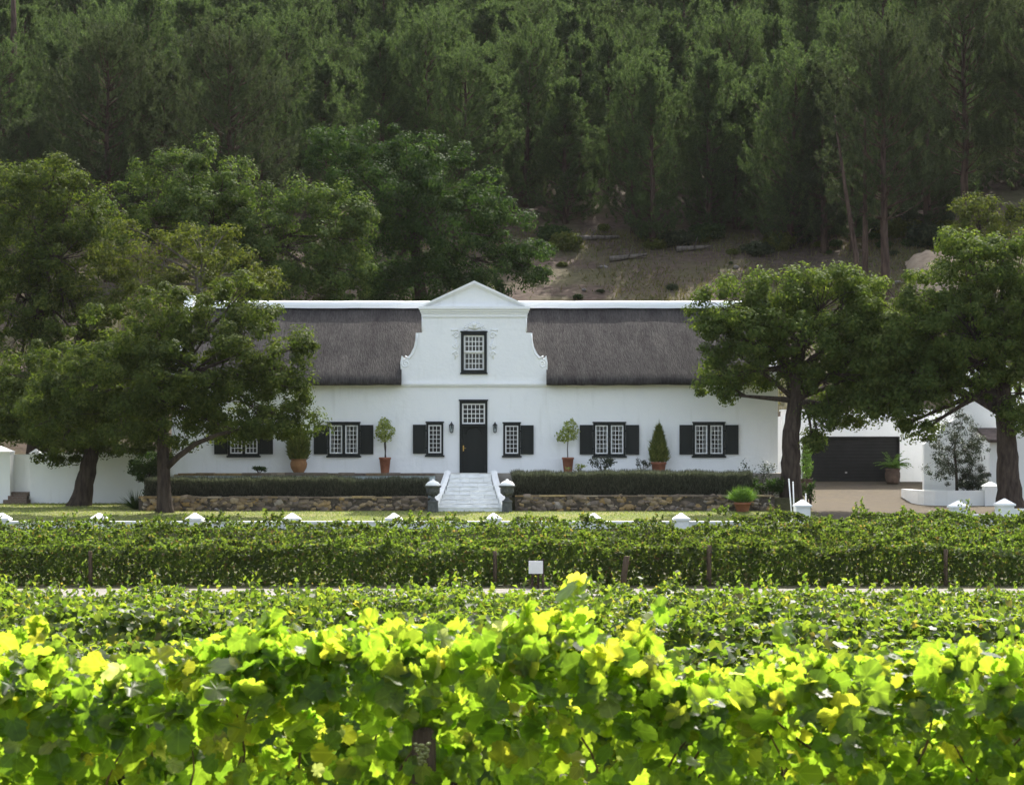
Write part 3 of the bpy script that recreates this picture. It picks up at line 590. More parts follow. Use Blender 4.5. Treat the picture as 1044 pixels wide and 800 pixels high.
# ------------------------------------------------------------------ terrace, steps, stone walls
TX0, TX1 = X(182, 77.6), 11.55
mb = MB(); mb.box(TX0, TX1, 77.75, 90, -.2, TERR)
tag(mb.build('terrace', [M['terrace']]), kind='structure')
SCX, SW = X(479, 76), 1.22
def stone_wall(xa, xb, y0, y1, ztop, label, rows, ret=False):
    z0 = g(y0) - .1; zg = g(y0); H = ztop - zg
    t = empty('stone_wall', ((xa + xb) / 2, y0, zg), label, 'stone wall')
    mb = MB(); mb.box(xa, xb, y0 + .06, y1, z0, ztop - .05); HPx(mb, 'mortar', M['mortar'], t)
    mb = MB()
    def stone(cx_, cz_, w_, h_, yy, dep):
        vs = []; fs = []; nu, nv = 6, 4
        tl = random.uniform(-.05, .05); jx = [random.uniform(-.04, .04) for _ in range(nu * nv)]
        for j in range(nv):
            for i in range(nu):
                u = -1 + 2 * i / (nu - 1); v = -1 + 2 * j / (nv - 1); e = (1 - abs(u) ** 4) * (1 - abs(v) ** 4)
                sq = 1 - .22 * (abs(u) * abs(v)) ** 1.5
                vs.append((cx_ + u * w_ / 2 * sq + jx[j * nu + i] * .5, yy + .05 - dep * e + random.uniform(-.012, .012), cz_ + v * h_ / 2 * sq + u * tl + jx[(j * nu + i * 7) % (nu * nv)] * .4))
        for j in range(nv - 1):
            for i in range(nu - 1): fs.append((j * nu + i, j * nu + i + 1, (j + 1) * nu + i + 1, (j + 1) * nu + i))
        mb.add(vs, fs, 0, True)
    nst = int((xb - xa) * H / .026)
    for k in range(nst):
        big_ = random.random() < .35; w_ = random.uniform(.24, .46) if big_ else random.uniform(.10, .26); h_ = w_ * random.uniform(.42, .85)
        cxx = random.uniform(xa + w_ * .4, xb - w_ * .4); czz = zg + random.uniform(.02, H - .04)
        stone(cxx, czz, w_, min(h_, .26), y0 + random.uniform(-.02, .03), random.uniform(.04, .11))
    HPx(mb, 'stone_face', M['stone'], t)
    mb = MB(); x = xa
    while x < xb:                                     # capping stones
        w_ = min(random.uniform(.3, .6), xb - x); mb.box(x + .005, x + w_ - .005, y0 - .01 + random.uniform(-.02, .02), y1, ztop - .048, ztop + random.uniform(.0, .04)); x += w_
    HPx(mb, 'coping', M['stone'], t)
    return t
def HPx(mb, name, m, parent):
    o = mb.build(name, m); o.parent = parent
    pw = Vector((0, 0, 0)); q = parent
    while q: pw += q.location; q = q.parent
    o.location = -pw; return o
ST = Z(506.5, 75.3)
stone_wall(X(141, 75.3), X(436, 75.3), 75.3, 75.75, ST, 'rubble stone wall left of the white steps, below the left hedge', 3)
stone_wall(X(525, 75.3), X(790, 75.3), 75.3, 75.75, ST + .06, 'rubble stone wall right of the white steps, below the right hedge', 3)
mb = MB(); mb.box(TX0, SCX - SW - .25, 75.76, 77.5, 0, ST - .08); mb.box(SCX + SW + .25, TX1, 75.76, 77.5, 0, ST - .04)
tag(mb.build('planting_bed', M['soil']), kind='structure')
t = empty('terrace_wall', (X(310, 77.6), 77.6, .8), 'pale blue limewashed terrace wall with stone coping behind the left hedge', 'wall')
mb = MB(); mb.box(TX0, SCX - SW - .25, 77.52, 77.74, .5, TERR - .10); HPx(mb, 'wall', M['plaster_blue'], t)
mb = MB(); x = TX0
while x < SCX - SW - .3:
    w_ = min(random.uniform(.4, .9), SCX - SW - .26 - x); mb.box(x + .006, x + w_ - .006, 77.45 + random.uniform(-.03, .03), 77.98, TERR - .096, TERR + random.uniform(.0, .035)); x += w_
HPx(mb, 'coping', M['stone'], t)
t = empty('garden_steps', (SCX, 74.9, g(74.9)), 'white limewashed stone steps up to the front door', 'steps')
mb = MB(); ns = 9; rise = (TERR - g(74.9)) / ns
for k in range(ns):
    ya = 74.9 + .30 * k; hw = .84 + .46 * (1 - k / (ns - 1)) ** 1.4; x = SCX - hw; xe = SCX + hw; zz = g(74.9) + rise * (k + 1)
    while x < xe - .02:
        w_ = min(random.uniform(.35, .8), xe - x); q = random.uniform(-.02, .02)
        mb.box(x + .004, x + w_ - .004, ya + q, 77.8, zz - rise - .03, zz - .035 + random.uniform(-.012, .006)); mb.box(x, x + w_ - .002, ya - .012 + q, ya + .34, zz - .032, zz + random.uniform(-.012, .012)); x += w_
HPx(mb, 'step', M['limewash_stone'], t)
for s in (-1, 1):
    mb = MB(); pts = []
    for k in range(13):
        u = k / 12; pts.append((SCX + s * (.96 + .48 * (1 - u) ** 1.4), 74.78 + 3.0 * u, g(74.9) + .24 + (TERR - g(74.9) - .16) * (u ** .95)))
    vs = []; fs = []
    for (x, y, z) in pts: vs += [(x - .13, y, .1), (x - .13, y, z), (x, y, z + .05), (x + .13, y, z), (x + .13, y, .1)]
    for k in range(12):
        for j in range(4): fs.append((k * 5 + j, (k + 1) * 5 + j, (k + 1) * 5 + j + 1, k * 5 + j + 1))
    fs += [(0, 1, 2, 3, 4), (64, 63, 62, 61, 60)]; mb.add(vs, fs); HPx(mb, 'cheek_wall', M['plaster_old'], t)
for px, lab in ((441.5, 'dark grey stone urn with white domed top at the left foot of the steps'), (517.0, 'dark grey stone urn with white domed top at the right foot of the steps')):
    x = X(px, 74.7); zz = g(74.7); t = empty('garden_urn', (x, 74.7, zz), lab, 'urn', 'urns beside the steps')
    mb = MB(); mb.frustum(0, 0, -.05, .40, .21, .21, .19, .19); mb.frustum(0, 0, .402, .46, .22, .22, .17, .17); mb.build('plinth', M['urn'], t)
    mb = MB(); mb.lathe([(.15, .462), (.12, .50), (.075, .55), (.07, .60), (.12, .65), (.20, .70), (.245, .80), (.25, .90), (.27, .955), (.33, 1.0), (.34, 1.03), (.30, 1.05)], 20)
    for i in range(12): a = 6.283 * i / 12; mb.tube([(.125 * math.cos(a), .125 * math.sin(a), .65), (.245 * math.cos(a), .245 * math.sin(a), .76), (.255 * math.cos(a), .255 * math.sin(a), .93)], .022, 5)
    mb.build('bowl', M['urn'], t)
    mb = MB(); mb.lathe([(.30, 1.052), (.29, 1.10), (.20, 1.19), (.10, 1.235), (.06, 1.25), (.05, 1.30), (.0, 1.31)], 18, cap=False); mb.build('dome', M['plaster_old'], t)

# hedges
def hedge(xa, xb, y0, y1, z0, z1, label, n):
    t = empty('hedge', ((xa + xb) / 2, (y0 + y1) / 2, z0), label, 'hedge'); L = xb - xa; off = np.array([(xa + xb) / 2, (y0 + y1) / 2, z0])
    def top(x): return z1 + .09 * snoise(x * 1.6, 0 * x, 1, 5) + .07 * snoise(x * 5, 0 * x, 1, 6)
    n1 = int(n * .55); x = rng.uniform(xa, xb, n1); v = rng.uniform(0, 1, n1); p1 = np.stack([x, y0 + .10 - .08 * np.sin(v * 3) + rng.normal(0, .04, n1) + .06 * snoise(x * 2.5, v * 3, 1, 8), z0 + (top(x) - z0 - .12) * v], 1)
    d1 = np.stack([rng.normal(0, .35, n1), -.75 + rng.normal(0, .3, n1), .75 + .5 * v + rng.normal(0, .3, n1)], 1)
    n2 = n - n1; x = rng.uniform(xa, xb, n2); u = rng.uniform(0, 1, n2); p2 = np.stack([x, y0 + .08 + (y1 - y0 - .1) * u, top(x) - .14 - .10 * (2 * u - 1) ** 2], 1)
    d2 = np.stack([rng.normal(0, .4, n2), rng.normal(0, .4, n2) + (u - .5), np.ones(n2)], 1)
    V, F = join([blades(p1, d1, rng.uniform(.14, .26, n1), .035), blades(p2, d2, rng.uniform(.14, .30, n2), .035)])
    link('foliage', np_mesh('hedge_foliage', V - off, F), M['lavender'], t)
    mb = MB(); xs = np.linspace(xa + .03, xb - .03, 60); vs = []; fs = []
    for x in xs:
        zt = float(top(np.array([x]))[0]) - .14; vs += [(x, y0 + .14, z0), (x, y0 + .07, z0 + .3), (x, y0 + .10, zt - .12), (x, y0 + .3, zt), (x, y1 - .2, zt), (x, y1 - .08, z0)]
    for i in range(59):
        for j in range(5): fs.append((i * 6 + j, (i + 1) * 6 + j, (i + 1) * 6 + j + 1, i * 6 + j + 1))
    mb.add(vs, fs, 0, True); HPx(mb, 'twig_core', M['core'], t)
hedge(X(148, 76), X(436, 76), 75.85, 77.2, ST - .1, Z(486.5, 76), 'low grey green lavender hedge left of the white steps', 26000)
hedge(X(513, 76) + .35, X(767, 76), 75.85, 77.35, ST - .06, Z(481.0, 76), 'low grey green lavender hedge right of the white steps', 26000)

# ------------------------------------------------------------------ pots on the terrace
def ball_leaves(n, c, r, size, T=T_OVAL, shell=.55, up=.3, lump=None):
    d = unit(rng.normal(size=(n, 3))); rr = shell + (1 - shell) * rng.uniform(0, 1, n) ** .6
    if lump is not None: rr = rr * (1 + .22 * np.sin(d[:, 0] * 5 + lump) * np.cos(d[:, 2] * 4 + lump * 2) + .12 * np.sin(d[:, 1] * 9 + lump))
    p = np.array(c) + d * rr[:, None] * np.array(r); nn = d + rng.normal(0, .5, (n, 3)); nn[:, 2] += up
    return leaves(T, p, nn, rng.uniform(.7, 1.25, n) * size)
TALL = [(.17, 0), (.175, .03), (.235, .58), (.26, .585), (.26, .66), (.225, .665), (.215, .60)]
def potted(name, px, y, label, kind):
    x = X(px, y); z = TERR if y < 84 else g(y) + .02; t = empty(name, (x, y, z), label, 'potted plant')
    def stem(pts, r, m='bark'):
        s_ = MB(); s_.tube(pts, r, 7); s_.build('stem', M[m], t)
    if kind == 'lolly' or kind == 'lolly2':
        mb = MB(); mb.lathe(TALL, 20); mb.build('pot', M['terracotta'], t)
        if kind == 'lolly':
            stem([(0, 0, .55), (.03, 0, 1.1), (-.03, .02, 1.75)], [.03, .025, .02]); stem([(.05, 0, .55), (-.03, .03, 1.2), (.04, .0, 1.8)], [.02, .02, .015])
            V, F = join([ball_leaves(520, (0, 0, 1.72), (.44, .42, .42), .10, lump=1.0), ball_leaves(260, (-.03, 0, 2.08), (.27, .27, .28), .10, lump=2.2)])
        else:
            stem([(0, 0, .55), (-.02, 0, 1.0), (.03, .0, 1.8)], [.025, .02, .02])
            V, F = join([ball_leaves(330, (.02, 0, 1.62), (.46, .40, .32), .10, lump=.3), ball_leaves(220, (.08, 0, 1.98), (.30, .30, .30), .10, lump=3.0), ball_leaves(70, (-.3, 0, 1.45), (.2, .2, .14), .09)])
        link('foliage', np_mesh('leaf_ball', V, F), M['lime_leaf'], t)
    elif kind == 'cone':
        mb = MB(); mb.lathe([(.24, 0), (.25, .02), (.30, .36), (.33, .365), (.33, .46), (.29, .465)], 22); mb.build('pot', M['terracotta'], t)
        n = 2600; h = rng.uniform(0, 1, n); a = rng.uniform(0, 6.283, n); r = .40 * np.minimum(1, .70 + h * 1.3) * (1 - h) ** .75 * (1 + .24 * np.sin(a * 3 + h * 11) + .12 * np.sin(a * 7 - h * 23)) * rng.uniform(.5, 1.12, n)
        p = np.stack([r * np.cos(a), r * np.sin(a), .46 + 1.46 * h], 1); dd = np.stack([np.cos(a) * .6, np.sin(a) * .6, np.ones(n)], 1) + rng.normal(0, .25, (n, 3))
        V, F = blades(p, dd, rng.uniform(.12, .24, n), .06); V2, F2 = blades(np.tile([[0, 0, 1.84]], (30, 1)) + rng.normal(0, .02, (30, 3)), np.stack([rng.normal(0, .12, 30), rng.normal(0, .12, 30), np.ones(30)], 1), rng.uniform(.15, .55, 30), .03)
        V, F = join([(V, F), (V2, F2)]); link('foliage', np_mesh('cone_foliage', V, F), M['cypress'], t); stem([(0, 0, .4), (0, 0, 1.6)], [.04, .015])
    elif kind == 'bush':
        mb = MB(); mb.lathe([(.19, 0), (.22, .03), (.33, .22), (.36, .38), (.33, .50), (.30, .53), (.34, .55), (.34, .59), (.28, .595)], 24); mb.build('pot', M['ochre_pot'], t)
        n = 2200; h = rng.uniform(0, 1, n); a = rng.uniform(0, 6.283, n); r = .44 * np.sin(np.clip(h * .80 + .18, 0, 1) * math.pi) ** .5 * rng.uniform(.55, 1.05, n)
        p = np.stack([r * np.cos(a), r * np.sin(a), .56 + 1.12 * h], 1); dd = np.stack([np.cos(a) * .6, np.sin(a) * .6, np.ones(n)], 1) + rng.normal(0, .3, (n, 3))
        V, F = blades(p, dd, rng.uniform(.14, .28, n), .07); link('foliage', np_mesh('bush_foliage', V, F), M['cypress'], t); stem([(0, 0, .5), (0, 0, 1.3)], [.05, .02])
    elif kind == 'palm':
        mb = MB(); mb.lathe([(.26, 0), (.30, .05), (.36, .3), (.36, .5), (.32, .62), (.35, .66), (.35, .72), (.3, .725)], 24); mb.build('pot', M['dark_pot'], t)
        P_ = []; D_ = []; L_ = []
        for k in range(34):
            a = random.uniform(0, 6.283); e = random.uniform(.5, 1.3); ln = random.uniform(.6, 1.0); q = np.array([0, 0, .72]); dv = np.array([math.cos(a) * math.cos(e), math.sin(a) * math.cos(e), math.sin(e)])
            for j in range(9):
                q = q + dv * ln / 9; dv = dv + np.array([0, 0, -.13]); dv /= np.linalg.norm(dv)
                sd = np.cross(dv, [0, 0, 1]); sd /= np.linalg.norm(sd) + 1e-6
                for s in (-1, 1, -1, 1): P_.append(q + rng.normal(0, .01, 3)); D_.append(dv * .9 + s * sd * .8 + np.array([0, 0, -.15])); L_.append(.26 * (1 - j / 14))
        V, F = blades(np.array(P_), np.array(D_), np.array(L_), .035); link('fronds', np_mesh('palm_fronds', V, F), M['fern'], t)
    elif kind == 'tallbush':
        mb = MB(); mb.lathe([(.2, 0), (.24, .04), (.30, .3), (.28, .45), (.31, .48), (.31, .54), (.26, .545)], 22); mb.build('pot', M['dark_pot'], t)
        V, F = join([ball_leaves(500, (0, 0, 1.0), (.32, .32, .55), .13, T_SLIM, lump=.6), ball_leaves(400, (.05, 0, 1.7), (.25, .25, .5), .13, T_SLIM, lump=2.6)]); link('foliage', np_mesh('tall_foliage', V, F), M['fern'], t); stem([(0, 0, .5), (0, 0, 1.8)], [.03, .015])
    elif kind == 'fern':
        mb = MB(); mb.lathe([(.22, 0), (.24, .02), (.31, .30), (.34, .305), (.34, .38), (.29, .385)], 22); mb.build('pot', M['terracotta'], t)
        n = 900; a = rng.uniform(0, 6.283, n); e = rng.uniform(.35, 1.45, n); L = rng.uniform(.35, .8, n); p = np.stack([.16 * np.cos(a) * rng.uniform(0, 1, n), .16 * np.sin(a) * rng.uniform(0, 1, n), .36 + 0 * a], 1)
        V, F = blades(p, np.stack([np.cos(a) * np.cos(e), np.sin(a) * np.cos(e), np.sin(e)], 1), L, .05); V2, F2 = ball_leaves(500, (0, 0, .62), (.52, .5, .30), .12, T_SLIM, .3)
        V, F = join([(V, F), (V2, F2)]); link('fronds', np_mesh('fern_fronds', V, F), M['fern'], t)
    return t
potted('potted_shrub', 304.5, 79.3, 'rounded ochre clay pot with dense upright shrub beneath the left oak', 'bush')
potted('potted_tree', 392.5, 79.4, 'lollipop tree in tall terracotta pot left of the front door, full pale crown', 'lolly')
potted('potted_tree', 579.0, 79.4, 'lollipop tree in tall terracotta pot right of the front door, loose airy crown', 'lolly2')
potted('potted_conifer', 671.5, 79.4, 'cone shaped conifer in terracotta pot between the two right windows', 'cone')
potted('potted_palm', 910.0, 89.2, 'spiky palm in dark clay barrel pot right of garage door', 'palm')
potted('potted_shrub', 821.5, 86.5, 'tall leafy plant in small dark pot left of garage door', 'tallbush')
fz = potted('potted_fern', 757.0, 74.6, 'bright green fern in terracotta pot at the right end of stone wall', 'fern'); fz.location.z = g(74.6) + .01

# small border plants at the house foot
def weed(name, px, y, z, label, cat, n, r, size, m, T=T_OVAL, stems=7, h=.6):
    x = X(px, y); t = empty(name, (x, y, z), label, cat); mb = MB(); tips = []
    for k in range(stems):
        a = random.uniform(0, 6.283); e = random.uniform(.1, r); q = (e * math.cos(a), e * math.sin(a) * .6, h * random.uniform(.5, 1.0)); tips.append(q); mb.tube([(q[0] * .15, q[1] * .15, -.03), (q[0] * .5, q[1] * .5, q[2] * .6), q], [.016, .012, .006], 5)
    mb.build('stem', M['bark'], t)
    parts = [ball_leaves(max(8, n // stems), q, (r * .35, r * .35, h * .28), size, T, .1, lump=k) for k, q in enumerate(tips)]
    V, F = join(parts); link('foliage', np_mesh('weed_leaves', V, F), M[m], t); return t
weed('border_shrub', 615, 78.2, TERR, 'grey green rose bush growing under the third window from the left', 'shrub', 420, .85, .09, 'grey_leaf', h=.6, stems=11)
weed('border_shrub', 655, 78.2, TERR, 'small grey green bush beside the cone conifer pot', 'shrub', 150, .45, .09, 'grey_leaf', h=.5, stems=6)
weed('border_shrub', 590, 78.2, TERR, 'pale flowering border plant at the foot of the loose lollipop tree', 'shrub', 110, .45, .08, 'lime_leaf', h=.35, stems=6)
weed('border_shrub', 264, 77.9, TERR, 'dark little bush on terrace edge under the left oak', 'shrub', 200, .40, .10, 'dark_leaf', h=.26, stems=7)
weed('border_shrub', 776, 76.8, ST - .05, 'spindly rose bush at the right end of the hedge', 'shrub', 260, .75, .09, 'grey_leaf', h=1.4, stems=9)
weed('border_shrub', 784, 76.0, ST - .1, 'dark leafy shrub between right hedge and oak trunk', 'shrub', 900, .75, .12, 'dark_leaf', h=.75, stems=12)
weed('border_shrub', 826, 76.8, g(76.8), 'low dark green bush right of the right oak trunk', 'shrub', 380, .40, .10, 'dark_leaf', h=1.0, stems=8)

# ------------------------------------------------------------------ low white boundary wall with capped piers
YW = 66.6
def pier(mb_t, px, y, ztop, half, parent):
    x = X(px, y); z0 = g(y) - .15
    mb = MB(); mb.box(x - half, x + half, y - half, y + half, z0, ztop); p_ = HPx(mb, 'pier', M['plaster_old'], parent)
    mb = MB(); mb.box(x - half - .05, x + half + .05, y - half - .05, y + half + .05, ztop + .002, ztop + .07); mb.frustum(x, y, ztop + .072, ztop + .26, half + .03, half + .03, .02, .02); HPx(mb, 'pier_cap', M['plaster'], p_)
t = empty('boundary_wall', (X(400, YW), YW, g(YW)), 'low white boundary wall with capped piers along the lawn edge', 'wall')
xw = [X(p_, YW) for p_ in (-96, 2, 101, 198.5, 297.5, 401.5, 503, 605.3, 694.5, 818)]
for a, b in zip(xw[:-1], xw[1:]):
    mb = MB(); mb.box(a + .253, b - .253, YW - .16, YW + .16, g(YW) - .2, Z(533.0, YW)); mb.box(a + .253, b - .253, YW - .20, YW + .20, Z(533.0, YW) + .002, Z(531.0, YW)); HPx(mb, 'wall', M['plaster_old'], t)
for p_ in (-96, 2, 101, 198.5, 297.5, 401.5, 503, 605.3, 694.5): pier(None, p_, YW, Z(530.0, YW), .25, t)
pier(None, 818, YW, Z(516.5, YW), .25, t)
t = empty('boundary_wall', (X(1000, YW), YW, g(YW)), 'white gate piers and wall stub right of the driveway opening', 'wall')
pier(None, 977, YW, Z(517.5, YW), .28, t); pier(None, 1024, YW + 1, Z(516.0, YW), .28, t)
mb = MB(); mb.box(X(984, YW) + .1, X(1016, YW) - .02, YW - .1, YW + .2, g(YW) - .2, Z(524, YW)); mb.box(X(1031, YW) + .1, X(1160, YW), YW + .8, YW + 1.1, g(YW) - .2, Z(519, YW)); HPx(mb, 'wall', M['plaster_old'], t)
for px, lean, top, lab in ((808.2, -.11, 489, 'taller white pole leaning left before the right oak trunk'), (810.2, -.05, 492, 'shorter white pole just beside the taller leaning one'), (821.5, 0, 504, 'short white stake standing right of the capped pier')):
    y = 68.0; x = X(px, y); mb = MB(); h = Z(top, y) - g(y); mb.tube([(0, 0, -.1), (lean * h / 1.3, 0, h)], .022, 8); mb.lathe([(.026, 0), (.028, .03), (.015, .045)], 8, (lean * h / 1.3, 0, h))
    tag(mb.build('white_pole', M['white_paint'], None, (x, y, g(y))), lab, 'pole', 'white poles near the driveway')

# ------------------------------------------------------------------ white yard wall at left
YL = 82.0
t = empty('yard_wall', (X(80, YL), YL, g(YL)), 'tall white plastered yard wall left of farmhouse behind leaning trunk', 'wall')
mb = MB(); zt = Z(462, YL)
mb.box(X(42.5, YL), X(176, YL), YL, YL + .35, .2, zt); mb.box(X(30, YL), X(42.2, YL), YL + .05, YL + .35, .2, zt - .01); mb.box(X(12, YL) - .02, X(30, YL) - .002, YL + .45, YL + .75, .2, Z(463, YL)); mb.box(X(-130, YL), X(-12.5, YL), YL, YL + .35, .2, zt)
HPx(mb, 'wall', M['plaster'], t)
mb = MB(); mb.box(X(42.5, YL), X(176, YL), YL - .04, YL + .39, zt + .002, zt + .05); HPx(mb, 'coping', M['plaster_old'], t)
mb = MB(); x = X(0, YL); mb.box(x - .50, x + .50, YL - .25, YL + .5, .2, Z(460.5, YL)); mb.frustum(x, YL + .12, Z(460.3, YL), Z(454.5, YL), .55, .44, .03, .03); HPx(mb, 'gate_pier', M['plaster'], t)
mb = MB(); mb.frustum(X(35.5, YL), YL + .2, zt - .008, Z(457.5, YL), .28, .18, .02, .02); HPx(mb, 'pier_cap', M['plaster'], t)
mb = MB(); za = g(YL)
mb.box(X(7, YL), X(31, YL), YL - .62, YL + .05, za - .1, za + .17); mb.box(X(10, YL), X(29, YL), YL - .32, YL + .05, za + .17, za + .34); mb.box(X(11, YL), X(28.5, YL), YL - .05, YL + .42, za + .34, za + .5)
o = mb.build('brick_steps', M['brick']); tag(o, 'small brick steps before the recess in the yard wall', 'steps')

# ------------------------------------------------------------------ garage and right buildings
YG = 90.0
t = empty('garage', (X(880, YG), YG, g(YG)), 'flat white garage wall with wide black roller door behind driveway', 'garage')
mb = MB(); gd = (X(818, YG), X(917.3, YG), g(YG) - .1, Z(444.8, YG)); wall_grid(mb, X(797, YG), X(975, YG), g(YG) - .2, Z(419, YG), [gd], YG, YG + .4)
mb.box(X(797, YG), X(975, YG), YG + .403, YG + 6.0, Z(424, YG) - .2, Z(424, YG)); mb.box(X(797, YG), X(797, YG) + .3, YG + .403, YG + 6, g(YG), Z(424, YG) - .203); HPx(mb, 'wall', M['plaster'], t)
mb = MB(); mb.box(X(797, YG) - .05, X(975, YG) + .05, YG - .06, YG + .46, Z(419, YG) + .002, Z(417.4, YG)); HPx(mb, 'coping', M['terracotta'] if False else M['plaster_old'], t)
mb = MB(); nsl = 14; hh = (gd[3] - g(YG)) / nsl
for k in range(nsl):
    za = g(YG) + hh * k + .02; mb.add([(gd[0] + .05, YG + .14, za), (gd[1] - .05, YG + .14, za), (gd[1] - .05, YG + .132, za + hh * .5), (gd[0] + .05, YG + .132, za + hh * .5), (gd[1] - .05, YG + .14, za + hh * .94), (gd[0] + .05, YG + .14, za + hh * .94), (gd[1] - .05, YG + .15, za + hh), (gd[0] + .05, YG + .15, za + hh)], [(0, 1, 2, 3), (3, 2, 4, 5), (5, 4, 6, 7)])
dr = HPx(mb, 'garage_door', M['garage_paint'], t)
mb = MB(); mb.box(X(863, YG) - .05, X(863, YG) + .05, YG + .08, YG + .11, g(YG) + .42, g(YG) + .50); HPx(mb, 'handle', M['wire'], dr)
mb = MB(); mb.box(gd[0], gd[0] + .06, YG - .004, YG + .2, g(YG) - .05, gd[3]); mb.box(gd[1] - .06, gd[1], YG - .004, YG + .2, g(YG) - .05, gd[3]); mb.box(gd[0] + .06, gd[1] - .06, YG - .004, YG + .2, gd[3] - .06, gd[3] - .002); HPx(mb, 'door_frame', M['garage_paint'], t)
# outbuilding with wing wall
YO = 84.5
t = empty('outbuilding', (X(1010, YO), YO, g(YO)), 'white outbuilding with sloping wing wall at the right photo edge', 'outbuilding')
zb = g(YO) - .3; O = lambda l, y: [(X(a, y), Z(b, y)) for a, b in l]
mb = MB(); q = O([(942.2, 452.5), (966.5, 430.5), (972, 427)], YO); mb.prism([(q[0][0], zb), (X(975, YO), zb), (X(975, YO), q[2][1]), q[1], q[0]], YO, YO + .35)
HPx(mb, 'wing_wall', M['plaster'], t)
mb = MB(); q = O([(975.3, 396), (992, 376), (1012, 366), (1032, 376), (1046, 396)], YO); mb.prism([(X(975.3, YO), zb), (X(1100, YO), zb), (X(1100, YO), Z(430, YO)), (X(1060, YO), Z(430, YO))] + q[::-1], YO + .003, YO + .5)
mb.box(X(1100, YO) - .4, X(1100, YO), YO + .5, YO + 8, zb, Z(432, YO)); HPx(mb, 'wall', M['plaster'], t)
mb = MB(); yv = 82.6; mb.box(X(1009, yv), X(1009, yv) + .3, yv + .302, YO - .003, zb, Z(449, yv)); mb.box(X(1009, yv), X(1027, yv), yv, yv + .3, zb, Z(449, yv)); mb.box(X(1027, yv) + .002, X(1140, yv), yv - .003, yv + .4, zb, Z(421, yv)); HPx(mb, 'wall', M['plaster'], t)
mb = MB(); a = X(1009, yv) - .12; b = X(1026.8, yv); mb.add([(a, yv - .25, Z(451, yv)), (b, yv - .25, Z(451, yv)), (b, YO - .01, Z(438, yv)), (a, YO - .01, Z(438, yv)), (a, yv - .25, Z(451, yv) + .12), (b, yv - .25, Z(451, yv) + .12), (b, YO - .01, Z(438, yv) + .12), (a, YO - .01, Z(438, yv) + .12)], [(0, 3, 2, 1), (4, 5, 6, 7), (0, 1, 5, 4), (1, 2, 6, 5), (3, 7, 6, 2), (0, 4, 7, 3)]); HPx(mb, 'lean_to_roof', M['tile'], t)
yp = 79.5
t = empty('planter_wall', (X(975, yp), yp, g(yp)), 'low white planter wall with capped pillar before the small grey tree', 'wall')
mb = MB(); z0 = g(yp) - .15
xa, xb = X(942, yp), X(1003, yp); zt = Z(500, yp)
oc = [(xa, YO - .35), (xa, yp + 1.2), (xa + .12, yp + .55), (xa + .5, yp + .12), (xa + 1.0, yp), (xb, yp)]
vs = []; fs = []
for i, (a, b) in enumerate(oc):
    q = oc[min(i + 1, 5)]; p_ = oc[max(i - 1, 0)]; d_ = Vector((q[0] - p_[0], q[1] - p_[1])).normalized(); nx_, ny_ = -d_.y, d_.x
    vs += [(a, b, z0), (a, b, zt), (a + nx_ * .28, b + ny_ * .28, zt), (a + nx_ * .28, b + ny_ * .28, z0)]
for i in range(5):
    for j in range(3): fs.append((i * 4 + j, (i + 1) * 4 + j, (i + 1) * 4 + j + 1, i * 4 + j + 1))
mb.add(vs, fs); HPx(mb, 'wall', M['plaster'], t)
mb = MB(); x = X(1010, yp); mb.box(x - .28, x + .28, yp - .2, yp + .36, z0, Z(495.5, yp)); pp = HPx(mb, 'pillar', M['plaster'], t); mb = MB(); mb.frustum(x, yp + .08, Z(495.4, yp), Z(490.8, yp), .33, .33, .04, .04); HPx(mb, 'pillar_cap', M['plaster'], pp)
mb = MB(); mb.box(xa + .3, xb - .02, yp + .6, YO - .05, z0, zt - .12); tag(mb.build('planter_soil', M['soil']), kind='structure')

